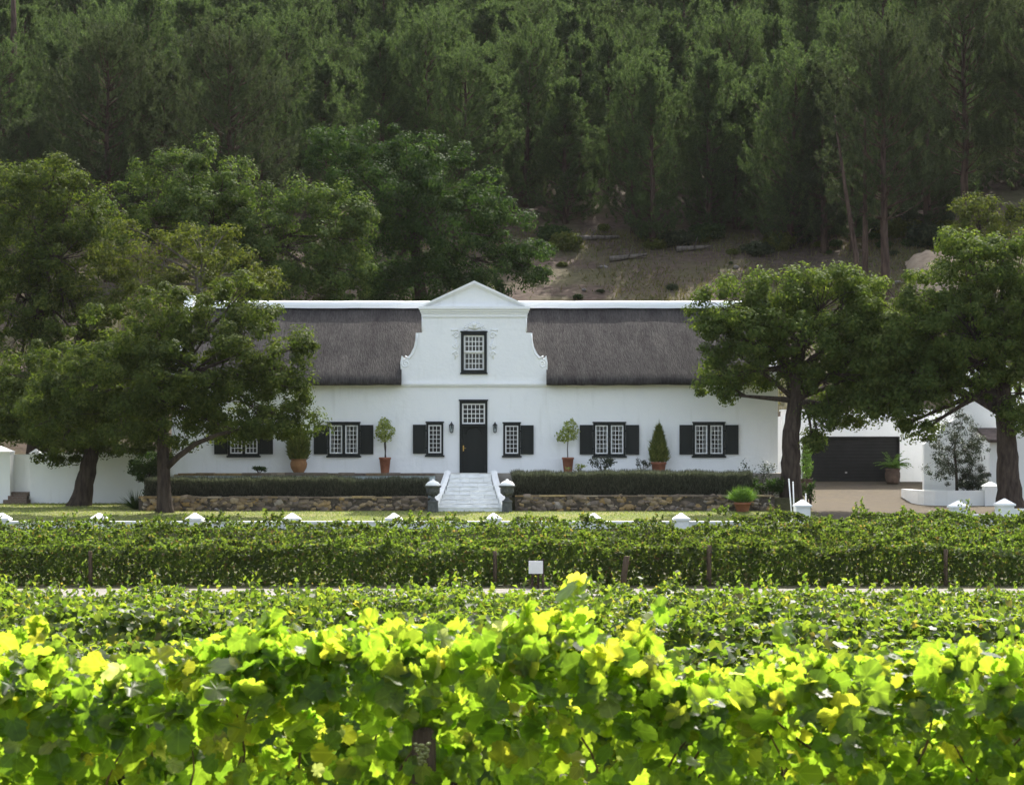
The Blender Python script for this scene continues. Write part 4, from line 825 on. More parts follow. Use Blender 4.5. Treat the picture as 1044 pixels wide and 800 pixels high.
# ------------------------------------------------------------------ TREES
def tree(name, base, trunk, lobes, r0, leaf, lm, label, cat='tree', bm='bark', size=.17, dens=1.0, clump=.62, gap=.0, depth_k=.9, T=T_OVAL, twigs=True, up=.55, seed=0, limbs=()):
    """trunk: list of (px, py, y); lobes: (px, py, dy, rx_px, ry_px) ellipsoids of the crown around depth base_y"""
    st = random.getstate(); random.seed(seed + 100)
    y0 = base[2]; bx = X(base[0], y0); bz = gz(bx, y0)
    size *= .78; leaf = int(leaf * 1.55)
    t = empty(name, (bx, y0, bz), label, cat); off = Vector((bx, y0, bz))
    mb = MB(); tp = [Vector((bx, y0, bz - .2))] + [Vector((X(a, c), c, Z(b, c))) for a, b, c in trunk]
    # smoothed trunk
    pts = []
    for i in range(len(tp) - 1):
        for k in range(5): pts.append(tp[i].lerp(tp[i + 1], k / 5) + Vector((random.uniform(-1, 1), random.uniform(-1, 1), 0)) * r0 * .07)
    pts.append(tp[-1]); m_ = len(pts)
    rad = [r0 * (1.0 - .5 * i / (m_ - 1)) * (1 + .55 * math.exp(-i * .9)) for i in range(m_)]
    mb.tube([p_ - off for p_ in pts], rad, 12)
    for pl, rl in limbs:
        q_ = [Vector((X(a, c), c, Z(b, c))) - off for a, b, c in pl]; mb.tube(q_, [rl * (1 - .7 * k / (len(q_) - 1)) for k in range(len(q_))], 8)
    LV = []; fork = pts[int(m_ * .62):]
    for (px, py, dy, rx, ry) in lobes:
        yy = y0 + dy; s_ = yy / FPX; c = Vector((X(px, yy), yy, Z(py, yy))); ax = rx * s_; az = ry * s_; ay = (ax + az) / 2 * depth_k
        f0 = random.choice(fork); mid = f0.lerp(c, .5) + Vector((random.uniform(-.5, .5), random.uniform(-.5, .5), random.uniform(-.1, .6)))
        lr = r0 * random.uniform(.20, .32); L = [f0.lerp(mid, k / 4).lerp(mid.lerp(c, k / 4), k / 4) for k in range(5)]
        mb.tube([p_ - off for p_ in L], [lr * (1 - .75 * k / 4) for k in range(5)], 7)
        area = 4 * math.pi * ((ax * ay + ax * az + ay * az) / 3); cl = clump
        nc = max(5, int(dens * 1.02 * area / (cl * cl * 2.0)))
        dd = unit(rng.normal(size=(nc, 3))); rr = rng.uniform(.55, 1.04, nc) ** .8 * np.where(rng.uniform(0, 1, nc) < .22, rng.uniform(1.1, 1.38, nc), 1.0)
        cc = np.array(c) + dd * rr[:, None] * np.array([ax, ay, az])
        if twigs:
            for q in cc[::3]:
                qv = Vector(q); mm = c.lerp(qv, .55) + Vector((random.uniform(-.2, .2), random.uniform(-.2, .2), random.uniform(-.05, .25))); mb.tube([L[3] - off, mm - off, qv - off], [lr * .28, lr * .16, .012], 5)
        per = int(leaf * 1.0); n = nc * per
        k = np.repeat(np.arange(nc), per); cs = cl * rng.uniform(.42, 1.12, nc)
        u = unit(rng.normal(size=(n, 3))); ur = rng.uniform(0, 1, n) ** .45
        pos = cc[k] + u * ur[:, None] * (cs[k])[:, None] * np.array([1.0, 1.0, .72])
        nn = u * 1.15 + dd[k] * .45 + rng.normal(0, .36, (n, 3)); nn[:, 2] += up
        LV.append(leaves(T, pos, nn, rng.uniform(.65, 1.3, n) * size, .5))
    mb.build('trunk', M[bm], t)
    V, F = join(LV); link('crown', np_mesh(name + '_crown', V - np.array(off), F), M[lm], t)
    random.setstate(st); return t
# two front oaks, left
tree('oak_tree', (168, 520, 74.3), [(167, 480, 74.3), (166, 445, 74.4), (163, 405, 74.5), (166, 375, 74.5)],
     [(165, 322, 0, 44, 32), (125, 352, .5, 48, 40), (90, 385, 0, 46, 40), (215, 335, .8, 50, 38), (262, 352, 0, 46, 42), (292, 375, -.4, 28, 40), (205, 375, -1.2, 58, 42), (150, 385, -1.5, 56, 40), (60, 412, .5, 42, 32), (120, 425, -.8, 50, 34), (180, 425, .6, 52, 34), (235, 410, .2, 50, 32), (275, 425, -.6, 38, 24), (300, 432, -.8, 26, 16), (238, 440, -.5, 26, 14), (312, 350, 0, 14, 14), (245, 300, 1.0, 24, 20), (310, 398, -.2, 12, 16), (40, 432, 0, 28, 22)],
     .29, 92, 'oak_leaf', 'broad oak before the farmhouse left end with long low side branch', seed=1, limbs=[([(168, 478, 74.3), (182, 465, 74.1), (200, 452, 73.9), (222, 443, 73.8), (245, 437, 73.7), (270, 430, 73.6)], .14)])
tree('oak_tree', (81, 513, 79.6), [(88, 485, 79.6), (93, 462, 79.6), (98, 430, 79.6), (92, 405, 79.6)],
     [(40, 418, 0, 46, 36), (85, 432, 0, 46, 30), (20, 432, .3, 38, 18), (130, 442, .2, 44, 20), (60, 450, -.6, 30, 10), (70, 385, 1, 50, 36), (130, 400, 1, 50, 40), (-5, 420, .4, 34, 34), (52, 466, -.4, 12, 7), (30, 392, 1, 36, 26)],
     .43, 92, 'oak_leaf', 'oak with thick leaning trunk before the white yard wall', seed=2)
# right oaks
tree('oak_tree', (807, 513, 76.6), [(806, 480, 76.6), (807, 440, 76.7), (812, 400, 76.8), (812, 365, 76.8)],
     [(748, 315, 0, 40, 28), (795, 303, .4, 42, 28), (845, 305, 0, 42, 30), (870, 300, .5, 22, 20), (728, 345, -.3, 24, 28), (765, 345, -.8, 40, 30), (820, 345, -.5, 50, 38), (868, 345, 0, 30, 42), (724, 385, -.2, 15, 22), (752, 383, -.4, 20, 15), (785, 378, .4, 24, 18), (845, 392, .3, 36, 34), (862, 415, .6, 24, 20), (838, 432, .2, 18, 28), (827, 455, .2, 11, 16), (800, 330, 1.2, 50, 34), (885, 325, .5, 28, 36), (880, 380, .4, 30, 30), (892, 350, -.3, 22, 40), (865, 380, -.8, 30, 30), (716, 330, 0, 12, 14), (740, 402, -.4, 8, 7), (868, 285, .2, 24, 14)],
     .46, 88, 'green_oak_leaf', 'oak with thick straight trunk at the right end of the farmhouse', seed=3, dens=1.1)
tree('oak_tree', (1030, 515, 75.6), [(1028, 480, 75.6), (1026, 445, 75.6), (1024, 410, 75.7), (1018, 380, 75.7)],
     [(1000, 268, 0, 42, 30), (1042, 275, .4, 44, 40), (960, 300, 0, 44, 34), (925, 325, .3, 40, 34), (900, 352, 0, 32, 34), (985, 330, -.8, 56, 42), (1040, 340, -.4, 50, 50), (935, 370, -.3, 48, 38), (990, 366, -.6, 50, 30), (905, 395, .2, 38, 28), (885, 415, .2, 20, 16), (928, 412, -.2, 26, 16), (1045, 400, 0, 46, 34), (1035, 425, -.8, 18, 18), (943, 438, 0, 20, 12), (925, 432, .2, 9, 10), (1075, 330, 0, 40, 60), (985, 250, 0, 24, 16), (1025, 248, 0, 26, 14), (930, 392, .4, 30, 22), (940, 372, .4, 44, 32), (905, 410, -.4, 26, 18), (965, 345, .6, 50, 36)],
     .52, 88, 'green_oak_leaf', 'large oak at the right photo edge before the outbuilding', seed=4, dens=1.1)
# behind the house, left
tree('broadleaf_tree', (38, 420, 94), [(40, 340, 94), (37, 290, 94), (44, 240, 94)],
     [(48, 182, 0, 42, 24), (20, 210, .5, 44, 34), (72, 212, 0, 42, 34), (95, 240, .3, 30, 28), (25, 260, -.6, 48, 38), (70, 262, -.8, 46, 38), (20, 310, -.5, 46, 42), (65, 315, -1, 48, 38), (30, 365, -1, 50, 40), (-15, 260, 0, 40, 60), (85, 355, -.6, 42, 40), (15, 415, -1, 52, 36), (75, 415, -1, 52, 34), (125, 420, -1, 46, 34), (-20, 400, -1, 40, 40), (110, 385, -.5, 36, 32)],
     .42, 84, 'oak_leaf', 'tall oak at the left photo edge behind the yard wall', size=.19, clump=.75, seed=5)
tree('broadleaf_tree', (215, 420, 91), [(212, 350, 91), (205, 300, 91), (200, 275, 91)],
     [(205, 250, 0, 40, 26), (160, 262, .4, 44, 30), (232, 278, 0, 38, 28), (265, 290, .3, 26, 18), (140, 300, -.3, 42, 34), (190, 300, -.8, 48, 34), (105, 300, 0, 30, 34), (228, 240, 0, 16, 12), (120, 262, .5, 26, 22), (240, 320, 0, 36, 22), (130, 232, 0, 14, 10)],
     .30, 60, 'olive_leaf', 'yellow green tree with pale bare twigs behind the broad oak', bm='dead_wood', size=.18, clump=.70, dens=.8, seed=6)
tree('broadleaf_tree', (250, 400, 99), [(250, 320, 99), (245, 270, 99), (240, 240, 99)],
     [(185, 180, 0, 44, 28), (222, 186, .3, 40, 34), (150, 205, 0, 36, 28), (260, 222, -.3, 44, 34), (305, 218, 0, 40, 30), (345, 222, .2, 34, 34), (365, 245, 0, 20, 36), (205, 225, -1, 52, 38), (300, 255, -1, 52, 38), (345, 280, -.4, 38, 32), (260, 270, -1, 48, 38), (300, 296, -.6, 60, 26), (120, 225, .3, 30, 26), (372, 220, 0, 14, 12)],
     .40, 84, 'bright_leaf', 'wide fresh green tree rising behind the left half of roof', size=.20, clump=.78, seed=7)
tree('broadleaf_tree', (430, 380, 107), [(430, 310, 107), (425, 265, 107), (422, 230, 107)],
     [(345, 160, 0, 34, 24), (375, 150, .4, 36, 24), (415, 168, 0, 40, 28), (452, 182, .3, 40, 30), (490, 210, 0, 36, 32), (525, 245, 0, 32, 32), (540, 270, .3, 22, 26), (390, 200, -1, 60, 40), (450, 235, -1, 62, 42), (400, 255, -.8, 48, 40), (500, 275, -.6, 52, 30), (440, 290, -.6, 70, 26), (380, 290, 0, 40, 26), (330, 145, 0, 18, 12)],
     .45, 84, 'dark_leaf', 'big dark green tree behind the roof left of the gable', size=.21, clump=.85, seed=8)
tree('broadleaf_tree', (1003, 300, 104), [(1002, 260, 104), (1000, 235, 104), (998, 225, 104)],
     [(975, 215, 0, 16, 12), (998, 212, .3, 24, 14), (1022, 222, 0, 22, 16), (1005, 235, 0, 34, 16), (985, 232, 0, 20, 14)],
     .14, 44, 'olive_leaf', 'slender loose tree peeking above the large right oak', size=.19, clump=.62, dens=.8, seed=9)
# small tree and shrub in the planter
tree('small_tree', (976, 500, 80.8), [(975, 480, 80.8), (973, 460, 80.8), (974, 448, 80.8)],
     [(972, 428, 0, 14, 12), (985, 442, .2, 16, 14), (960, 450, 0, 12, 14), (975, 462, -.2, 22, 16), (957, 475, 0, 12, 12), (990, 468, 0, 14, 16), (970, 482, 0, 18, 12), (984, 425, 0, 8, 7), (998, 455, 0, 8, 12)],
     .07, 24, 'grey_leaf', 'small loose grey green tree against the white wing wall', size=.15, clump=.30, T=T_SLIM, seed=10, dens=.85)
tree('planter_shrub', (992, 500, 80.6), [(992, 496, 80.6), (992, 492, 80.6)], [(985, 489, 0, 12, 9), (1000, 487, .1, 12, 10), (992, 492, -.3, 15, 8)], .04, 60, 'grey_leaf', 'dark rounded shrub at the foot of small grey tree', 'shrub', size=.09, clump=.26, seed=11)
tree('garden_shrub', (153, 512, 77.0), [(152, 500, 77), (152, 480, 77)], [(150, 470, 0, 16, 12), (156, 485, 0, 16, 16), (145, 478, .3, 12, 8), (158, 502, -.1, 12, 10)], .06, 70, 'dark_leaf', 'dark leafy shrub beside the broad oak trunk and yard wall', 'shrub', size=.14, clump=.38, seed=12)
n = 160; a = rng.uniform(0, 6.283, n); e = rng.uniform(.3, 1.4, n); y = 76.8
V, F = blades(np.zeros((n, 3)), np.stack([np.cos(a) * np.cos(e), np.sin(a) * np.cos(e), np.sin(e)], 1), rng.uniform(.5, .95, n), .05)
o = link('spiky_plant', np_mesh('spiky_plant', V, F), M['dark_leaf'], None, (X(138, y), y, g(y))); tag(o, 'dark spiky agave like plant left of the stone wall end', 'plant')

# ------------------------------------------------------------------ PINES
def pine_mesh(H, cb, rad, shape, seed, nwh, nbr, needle, dens, m, up0=.35):
    r = np.random.default_rng(seed); rs = random.Random(seed); mb = MB()
    pts = [(0, 0, -.4)]; lean = r.normal(0, .012, 2)
    for k in range(1, 9): pts.append((lean[0] * H * k / 8 + r.normal(0, .04), lean[1] * H * k / 8 + r.normal(0, .04), H * .97 * k / 8))
    mb.tube(pts, [.24 * H / 12 * (1 - .88 * k / 8) + .015 for k in range(9)], 8)
    C = []; D = []; PL = []
    for wv in range(nwh):
        f = (wv + r.uniform(-.35, .35)) / nwh; f = min(max(f, 0), .985); h = H * (cb + (1 - cb) * f)
        if shape == 'cone': L = rad * (1 - f) ** .72 * (.74 + .26 * min(1, f * 5)) + .25
        elif shape == 'column': L = rad * (1 - f ** 2.2) ** .7 * (.70 + .30 * min(1, f * 4)) + .2
        else: L = rad * math.sqrt(max(0, 1 - ((f - .42) / .62) ** 2)) + .2
        a0 = r.uniform(0, 6.28)
        for b in range(nbr):
            a = a0 + 6.283 * b / nbr + r.normal(0, .3); l = L * r.uniform(.5, 1.25); e = up0 + .75 * f + r.normal(0, .15); hb = h + r.normal(0, .25)
            x0 = np.array([np.interp(hb, [q[2] for q in pts], [q[0] for q in pts]), np.interp(hb, [q[2] for q in pts], [q[1] for q in pts]), hb])
            dv = np.array([math.cos(a) * math.cos(e * .5), math.sin(a) * math.cos(e * .5), math.sin(e * .5)]); q = x0.copy(); P_ = [q.copy()]
            for k in range(6):
                q = q + dv * l / 6; dv = dv + np.array([0, 0, .12]); dv /= np.linalg.norm(dv); P_.append(q.copy())
                if k >= 2:
                    for s in range(3 if k > 3 else 2):
                        o_ = r.normal(0, .16 * l * .5 + .10, 3); o_[2] *= .8; C.append(q + o_); D.append(dv * .7 + unit(r.normal(size=3)) * .45 + np.array([0, 0, .5])); PL.append(r.uniform(.38, .72) * dens)
            mb.tube([tuple(v) for v in P_[:6]], [.035 * (1 - .8 * k / 5) * H / 12 + .006 for k in range(6)], 4)
    for k in range(4): C.append(np.array(pts[-1]) - np.array([0, 0, .25 * k])); D.append(np.array([r.normal(0, .15), r.normal(0, .15), 1.])); PL.append(1.1)
    C = np.array(C); D = unit(np.array(D)); PL = np.array(PL); per = int(needle); k = np.repeat(np.arange(len(C)), per); n = len(k)
    tt = r.uniform(0, 1, n) ** .8
    pos = C[k] + D[k] * ((tt - .25) * PL[k])[:, None] + r.normal(0, .03, (n, 3))
    rad_ = r.normal(size=(n, 3)); rad_ = unit(rad_ - (rad_ * D[k]).sum(1, keepdims=True) * D[k])
    dd = D[k] * (.35 + .6 * tt)[:, None] + rad_ * .85
    V, F = blades(pos, dd, r.uniform(.20, .32, n) * (1.1 - .45 * tt), r.uniform(.04, .062, n))
    tr = bpy.data.meshes.new('pine_trunk'); tr.from_pydata(mb.v, [], mb.f); tr.update(); tr.polygons.foreach_set('use_smooth', mb.s); tr.materials.append(M['pine_bark'])
    fo = np_mesh('pine_crown', V, F); fo.materials.append(m); return tr, fo
PV = [pine_mesh(11.5, .03, 3.0, 'cone', 21, 15, 6, 44, 1.0, M['needle']), pine_mesh(12.5, .06, 2.7, 'column', 22, 16, 6, 44, 1.0, M['needle']), pine_mesh(10.5, .02, 3.1, 'cone', 23, 14, 6, 44, 1.05, M['needle']),
      pine_mesh(13.5, .10, 3.0, 'column', 24, 17, 6, 44, 1.0, M['needle']), pine_mesh(12.0, .06, 2.8, 'cone', 25, 15, 7, 44, 1.1, M['needle']), pine_mesh(11.0, .03, 3.4, 'round', 26, 15, 7, 44, 1.1, M['needle'], .45), pine_mesh(13.0, .09, 3.2, 'round', 27, 13, 7, 44, 1.1, M['needle'], .5)]
PB = [pine_mesh(15.5, .28, 4.6, 'round', 31, 15, 8, 50, 1.25, M['dark_needle'], .5), pine_mesh(16.0, .40, 4.2, 'round', 32, 13, 8, 50, 1.25, M['dark_needle'], .5), pine_mesh(14.0, .10, 3.5, 'column', 33, 17, 7, 50, 1.15, M['dark_needle'], .3)]
def pine(mesh, x, y, rz, s, label, group=None, sz=1.0):
    t = empty('pine_tree', (x, y, float(hill(x, y))), label, 'pine tree', group, rz); t.scale = (s, s, s * sz)
    a = bpy.data.objects.new('trunk', mesh[0]); COL.objects.link(a); a.parent = t
    b = bpy.data.objects.new('crown', mesh[1]); COL.objects.link(b); b.parent = t
    return t
prs = random.Random(5); y = 130.0; row = 0
while y < 216:
    sp = 4.5 + (y - 127) * .013; hw = .272 * y + 8; x = -hw + (row % 2) * sp * .5
    while x < hw:
        xx = x + prs.uniform(-1.3, 1.3); yy = y + prs.uniform(-1.6, 1.6)
        px = 522 + FPX * xx / yy
        edge = float(np.interp(px, [380, 560, 640, 720, 850, 900], [130, 131, 132, 130.5, 130.5, 130])) + 1.5 * math.sin(xx * .5)
        if yy > edge and not (row < 2 and (px < 330 or px > 985)):
            pine(prs.choice(PV), xx, yy, prs.uniform(0, 6.28), prs.uniform(.78, 1.15), 'slender green pine in the dense hillside forest', 'pines of the hillside forest', prs.uniform(.92, 1.15))
        x += sp
    y += 5.4 + row * .12; row += 1
def big(mi, px, y, s, lab, rz=0.0, sz=1.0): return pine(PB[mi], X(px, y), y, rz, s, lab, None, sz)
big(0, 235, 121, 1.02, 'big rounded dark pine above the fresh green tree', .5)
big(0, 110, 124, .98, 'big rounded dark pine high above the left edge oak', 2.2)
big(2, 165, 128, .95, 'narrower dark pine standing between two rounded dark pines', 1.0)
big(2, 30, 120, .8, 'dark pine low at the left photo edge above the oak', 4.0)
big(1, 902, 113, .98, 'tall dark pine with bare trunk above the right oaks', 1.2, 1.1)
big(1, 985, 121, 1.05, 'dark spreading pine upper right, second from the photo edge', 3.0, 1.1)
big(1, 1060, 118, 1.0, 'dark spreading pine at the upper right photo edge', 4.4, 1.1)
big(2, 945, 130, 1.0, 'dark columnar pine behind the tall bare trunked pine', 2.0)
big(2, 840, 130, .92, 'dark columnar pine above the leaning dead trunk', 5.0)
# bare trunks
def snag(pts, r0, label, m, nb, name='dead_trunk'):
    b = pts[0]; x = X(b[0], b[2]); zz = gz(x, b[2]); off = Vector((x, b[2], zz)); mb = MB()
    P_ = [Vector((0, 0, -.3))] + [Vector((X(a, c), c, Z(q, c))) - off for a, q, c in pts[1:]]
    mb.tube(P_, [r0 * (1 - .72 * k / (len(P_) - 1)) for k in range(len(P_))], 8)
    for k in range(nb):
        u = random.uniform(.3, .95) * (len(P_) - 1); i = min(int(u), len(P_) - 2); q = P_[i].lerp(P_[i + 1], u - i); a = random.uniform(0, 6.28); l = random.uniform(.5, 1.5)
        mb.tube([q, q + Vector((math.cos(a) * l * .6, math.sin(a) * l * .6, -.05)), q + Vector((math.cos(a) * l, math.sin(a) * l, random.uniform(-.4, .3)))], [.035, .025, .008], 5)
    o = mb.build(name, M[m], None, off); tag(o, label, 'bare trunk'); return o
snag([(877, 285, 112), (873, 262, 112), (863, 200, 112), (851, 118, 112)], .22, 'leaning bare trunk left of the tall dark pine', 'pine_bark', 10)
snag([(882, 285, 114), (882, 255, 114), (882, 200, 114), (882, 120, 114)], .24, 'upright bare trunk between leaning trunk and tall dark pine', 'pine_bark', 8)
snag([(14, 100, 150), (13, 60, 150), (14, 20, 150), (13, -30, 150)], .42, 'thick tall bare trunk in the top left photo corner', 'pine_bark', 2)
# hillside litter: dry grass, shrubs, boulders, fallen logs
n = 110000; x = rng.uniform(-45, 45, n); y = rng.uniform(100, 135, n); keep = snoise(x, y, 2.5, 40) + rng.normal(0, .3, n) > .02; x, y = x[keep], y[keep]; n = len(x)
V, F = blades(np.stack([x, y, hill(x, y) - .02], 1), np.stack([rng.normal(0, .5, n), rng.normal(0, .5, n), np.ones(n)], 1), rng.uniform(.12, .45, n), .09)
tag(link('hillside_grass', np_mesh('hillside_grass', V, F), M['dry_grass']), 'dry grass and low scrub on the bare hillside strip', 'dry grass', kind='stuff')
def bush_mesh(seed, m):
    global rng
    V, F = join([ball_leaves(420, (random.uniform(-.5, .5), random.uniform(-.4, .4), .35), (.55, .5, .42), .17, lump=seed + k) for k in range(4)])
    me = np_mesh('scrub_bush', V, F); me.materials.append(m); return me
BM = [bush_mesh(1.0, M['dark_leaf']), bush_mesh(2.0, M['olive_leaf']), bush_mesh(3.0, M['dark_needle'])]
for k in range(84):
    if k < 44:
        xx = prs.uniform(1, 40); yy = 133.0; px = 522 + FPX * xx / 138
        yy = float(np.interp(px, [380, 560, 640, 720, 850, 900], [130, 130.5, 131.5, 130, 130, 130])) + prs.uniform(-.5, 5)
    else: xx, yy = prs.uniform(-4, 40), prs.uniform(106, 130)
    o = bpy.data.objects.new('scrub_bush', BM[k % 3]); COL.objects.link(o); o.location = (xx, yy, float(hill(xx, yy))); s = prs.uniform(.5, 1.8) if k < 44 else prs.uniform(.2, .6); o.scale = (s, s, s * prs.uniform(.7, 1.2)); o.rotation_euler = (0, 0, prs.uniform(0, 6.28))
    tag(o, 'low dark bush under the front pines of the forest' if k < 44 else 'small scrubby bush on the bare hillside strip', 'bush', 'bushes under the front pines' if k < 44 else 'scrub on the bare hillside')
def rock_mesh(seed):
    r = random.Random(seed); mb = MB(); vs = []; fs = []; nu, nv = 9, 6
    for j in range(nv):
        for i in range(nu):
            a = 6.283 * i / nu; e = -1.2 + 2.5 * j / (nv - 1); q = .5 * (1 + r.uniform(-.25, .25)); vs.append((q * math.cos(a) * math.cos(e), q * .8 * math.sin(a) * math.cos(e), q * .6 * math.sin(e)))
    for j in range(nv - 1):
        for i in range(nu): fs.append((j * nu + i, j * nu + (i + 1) % nu, (j + 1) * nu + (i + 1) % nu, (j + 1) * nu + i))
    fs += [tuple(range(nu))[::-1], tuple((nv - 1) * nu + i for i in range(nu))]
    me = bpy.data.meshes.new('boulder'); me.from_pydata(vs, [], fs); me.update(); me.materials.append(M['rock']); return me
RM = [rock_mesh(k) for k in range(4)]
for k in range(26):
    xx, yy = prs.uniform(2, 38), prs.uniform(112, 129); o = bpy.data.objects.new('boulder', RM[k % 4]); COL.objects.link(o); s = prs.uniform(.12, .5); o.location = (xx, yy, float(hill(xx, yy)) + .05); o.scale = (s * 1.5, s, s * .9); o.rotation_euler = (0, 0, prs.uniform(0, 6))
    tag(o, 'pale boulder lying on the bare hillside strip', 'boulder', 'boulders on the hillside')
for (xa, xb, py, y, lab) in ((572, 632, 219, 132.6, 'pale fallen log at the forest edge, the longest one'), (622, 660, 240, 128, 'short fallen log tilted on the slope right of longest log'), (690, 725, 233, 130, 'fallen log under the middle front pines')):
    a = X(xa, y); b = X(xb, y); mb = MB(); za = float(hill(a, y)) + .22; zb_ = float(hill(b, y)) + .25; mb.tube([(0, 0, 0), ((b - a) * .4, .3, (zb_ - za) * .4 + .08), (b - a, .5, zb_ - za + .2)], [.20, .17, .10], 8); mb.tube([((b - a) * .5, .3, (zb_ - za) * .5), ((b - a) * .6, -.2, (zb_ - za) * .5 + .8)], [.06, .02], 6)
    tag(mb.build('fallen_log', M['dead_wood'], None, (a, y, za)), lab, 'log')
# sandy cut bank at right
sb = []; n1, n2 = 16, 10
for j in range(n2):
    for i in range(n1):
        u = i / (n1 - 1); v = j / (n2 - 1); yy = 119 + 8 * v; xx = X(930 + 62 * u - 14 * v, yy); q = math.sin(math.pi * u) * math.sin(math.pi * v); sb.append((xx, yy, float(hill(xx, yy)) - .4 + 1.6 * q ** .6 + .15 * random.uniform(-1, 1) * (q > .02)))
mb = MB(); mb.add(sb, [(j * n1 + i, j * n1 + i + 1, (j + 1) * n1 + i + 1, (j + 1) * n1 + i) for j in range(n2 - 1) for i in range(n1 - 1)], 0, True); tag(mb.build('sand_bank', M['sandbank']), kind='structure')

# ------------------------------------------------------------------ VINES
def vine_foliage(y, x0, x1, H, zb, half, n, size, T, seed, shoots=1.6, frontw=.55, hv=.10, up=.45, vb=.75, tuft=(.12, .42, 10)):
    """leaves of one trellised row, heights above the ground at y; several leaves run up each shoot"""
    r = np.random.default_rng(seed)
    def top(x): return H + hv * (snoise(x * 1.7, 0 * x, 1, seed) * 1.6 + snoise(x * 5.1, 0 * x, 1, seed + 1))
    def bulge(x, z): return 1 + .38 * snoise(x * 2.6, z * 4.0, 1, seed + 2) + .2 * snoise(x * 7, z * 7, 1, seed + 3)
    nf = int(n * frontw); ntp = n - nf
    x = r.uniform(x0, x1, nf); v = r.uniform(0, 1, nf) ** vb; z = zb + (top(x) - zb) * v; side = np.where(r.uniform(0, 1, nf) < .72, -1, 1)
    yy = side * half * bulge(x, z) * (1 - .35 * v ** 3) * r.uniform(.25, 1.05, nf)
    n1 = np.stack([r.normal(0, .45, nf), side * .8 + r.normal(0, .4, nf), up + r.normal(0, .4, nf)], 1)
    p1 = np.stack([x, y + yy, g(y) + z], 1)
    x = r.uniform(x0, x1, ntp); u = r.uniform(-1, 1, ntp); z = top(x) - .20 * u * u * bulge(x, u) - .10 * r.uniform(0, 1, ntp) ** 2
    p2 = np.stack([x, y + u * half * bulge(x, u + z), g(y) + z], 1); n2 = np.stack([r.normal(0, .5, ntp), u * .6 + r.normal(0, .5, ntp), .8 + r.normal(0, .3, ntp)], 1)
    P_ = [p1, p2]; N_ = [n1, n2]
    ns = int((x1 - x0) * shoots); sx = r.uniform(x0, x1, ns); sh = r.uniform(tuft[0], tuft[1], ns) * (H / 1.5); k = tuft[2]
    if len(tuft) > 3:                                 # shoots gather over each plant of the row
        cen = np.arange(x0, x1, tuft[3]); cen = cen + r.normal(0, .15 * tuft[3], len(cen)); big = r.uniform(.25, 1.25, len(cen)); ci = r.integers(0, len(cen), ns)
        dx = r.normal(0, .24 * tuft[3], ns); sx = cen[ci] + dx; sh = sh * big[ci] * np.exp(-(dx / (.42 * tuft[3])) ** 2)
    for i in range(ns):
        tt = np.linspace(0, 1, k); q = np.stack([sx[i] + r.normal(0, .12) * tt + r.normal(0, .025, k), y + r.normal(0, half * .5) + r.normal(0, .03, k) + r.normal(0, .15) * tt, g(y) + float(top(np.array([sx[i]]))[0]) - .05 + sh[i] * tt], 1)
        P_.append(q); N_.append(np.stack([r.normal(0, .7, k), r.normal(0, .7, k), .5 + r.normal(0, .4, k)], 1))
    p_ = np.concatenate(P_); nn = np.concatenate(N_); s = r.uniform(.6, 1.25, len(p_)) * size
    return leaves(T, p_, nn, s, .9)
def vine_row(name, y, x0, x1, label, group, H, zb, half, n, size, T, mt, seed, trunks=True, smooth=False, **kw):
    t = empty(name, (0, y, g(y)), label, 'vine row', group)
    V, F = vine_foliage(y, x0, x1, H, zb, half, n, size, T, seed, **kw)
    fm = np_mesh('vine_foliage', V - np.array([0, y, g(y)]), F, smooth); link('foliage', fm, M[mt], t)
    if mt == 'grape_leaf':
        uvl = fm.uv_layers.new(name='UVMap'); tvv = T[0][:, :2].astype(np.float32); uvl.data.foreach_set('uv', tvv[F.ravel() % len(T[0])].ravel())
    mb = MB(); x = x0 + .6
    while x < x1:                                         # gnarled stems and the cordon
        mb.tube([(x, 0, -.1), (x + random.uniform(-.06, .06), random.uniform(-.04, .04), zb * .5), (x + random.uniform(-.1, .1), 0, zb + .1), (x + random.uniform(-.2, .2), 0, H * .75)], [.045, .035, .03, .012], 6)
        mb.tube([(x - .6, random.uniform(-.05, .05), zb + .12), (x, 0, zb + .08), (x + .6, random.uniform(-.05, .05), zb + .14)], [.016, .026, .016], 5); x += 1.2
    mb.build('vine_stem', M['bark'], t); return t
# block behind the road (three rows)
BK = dict(tuft=(.15, .62, 16, 1.15), vb=1.0)
vine_row('vine_row', 51.8, -22, 24, 'vine row with tall dark shaded side directly behind the farm road', 'vine rows behind the road', 1.06, .0, .40, 56000, .115, T_OVAL, 'far_vine_leaf', 301, shoots=8.0, hv=.14, frontw=.82, **BK)
vine_row('vine_row', 55.6, -23, 25, 'second vine row behind the farm road, only its leafy top showing', 'vine rows behind the road', 1.04, .2, .30, 17000, .115, T_OVAL, 'far_vine_leaf', 302, shoots=9.0, hv=.10, **BK)
vine_row('vine_row', 59.4, -24, 26, 'third vine row behind the farm road, between other leafy rows', 'vine rows behind the road', 1.12, .2, .30, 18000, .115, T_OVAL, 'far_vine_leaf', 303, shoots=8.0, hv=.14, **BK)
vine_row('vine_row', 63.0, -25, 28, 'farthest vine row, its uneven top touching the low white wall', 'vine rows behind the road', 1.12, .2, .32, 20000, .115, T_OVAL, 'far_vine_leaf', 304, shoots=6.0, hv=.20, **BK)
vine_row('vine_row', 64.8, 7.6, 28, 'short vine row in front of the driveway and capped piers', 'vine rows behind the road', 1.28, .2, .36, 15000, .115, T_OVAL, 'far_vine_leaf', 305, shoots=5.0, hv=.18, **BK)
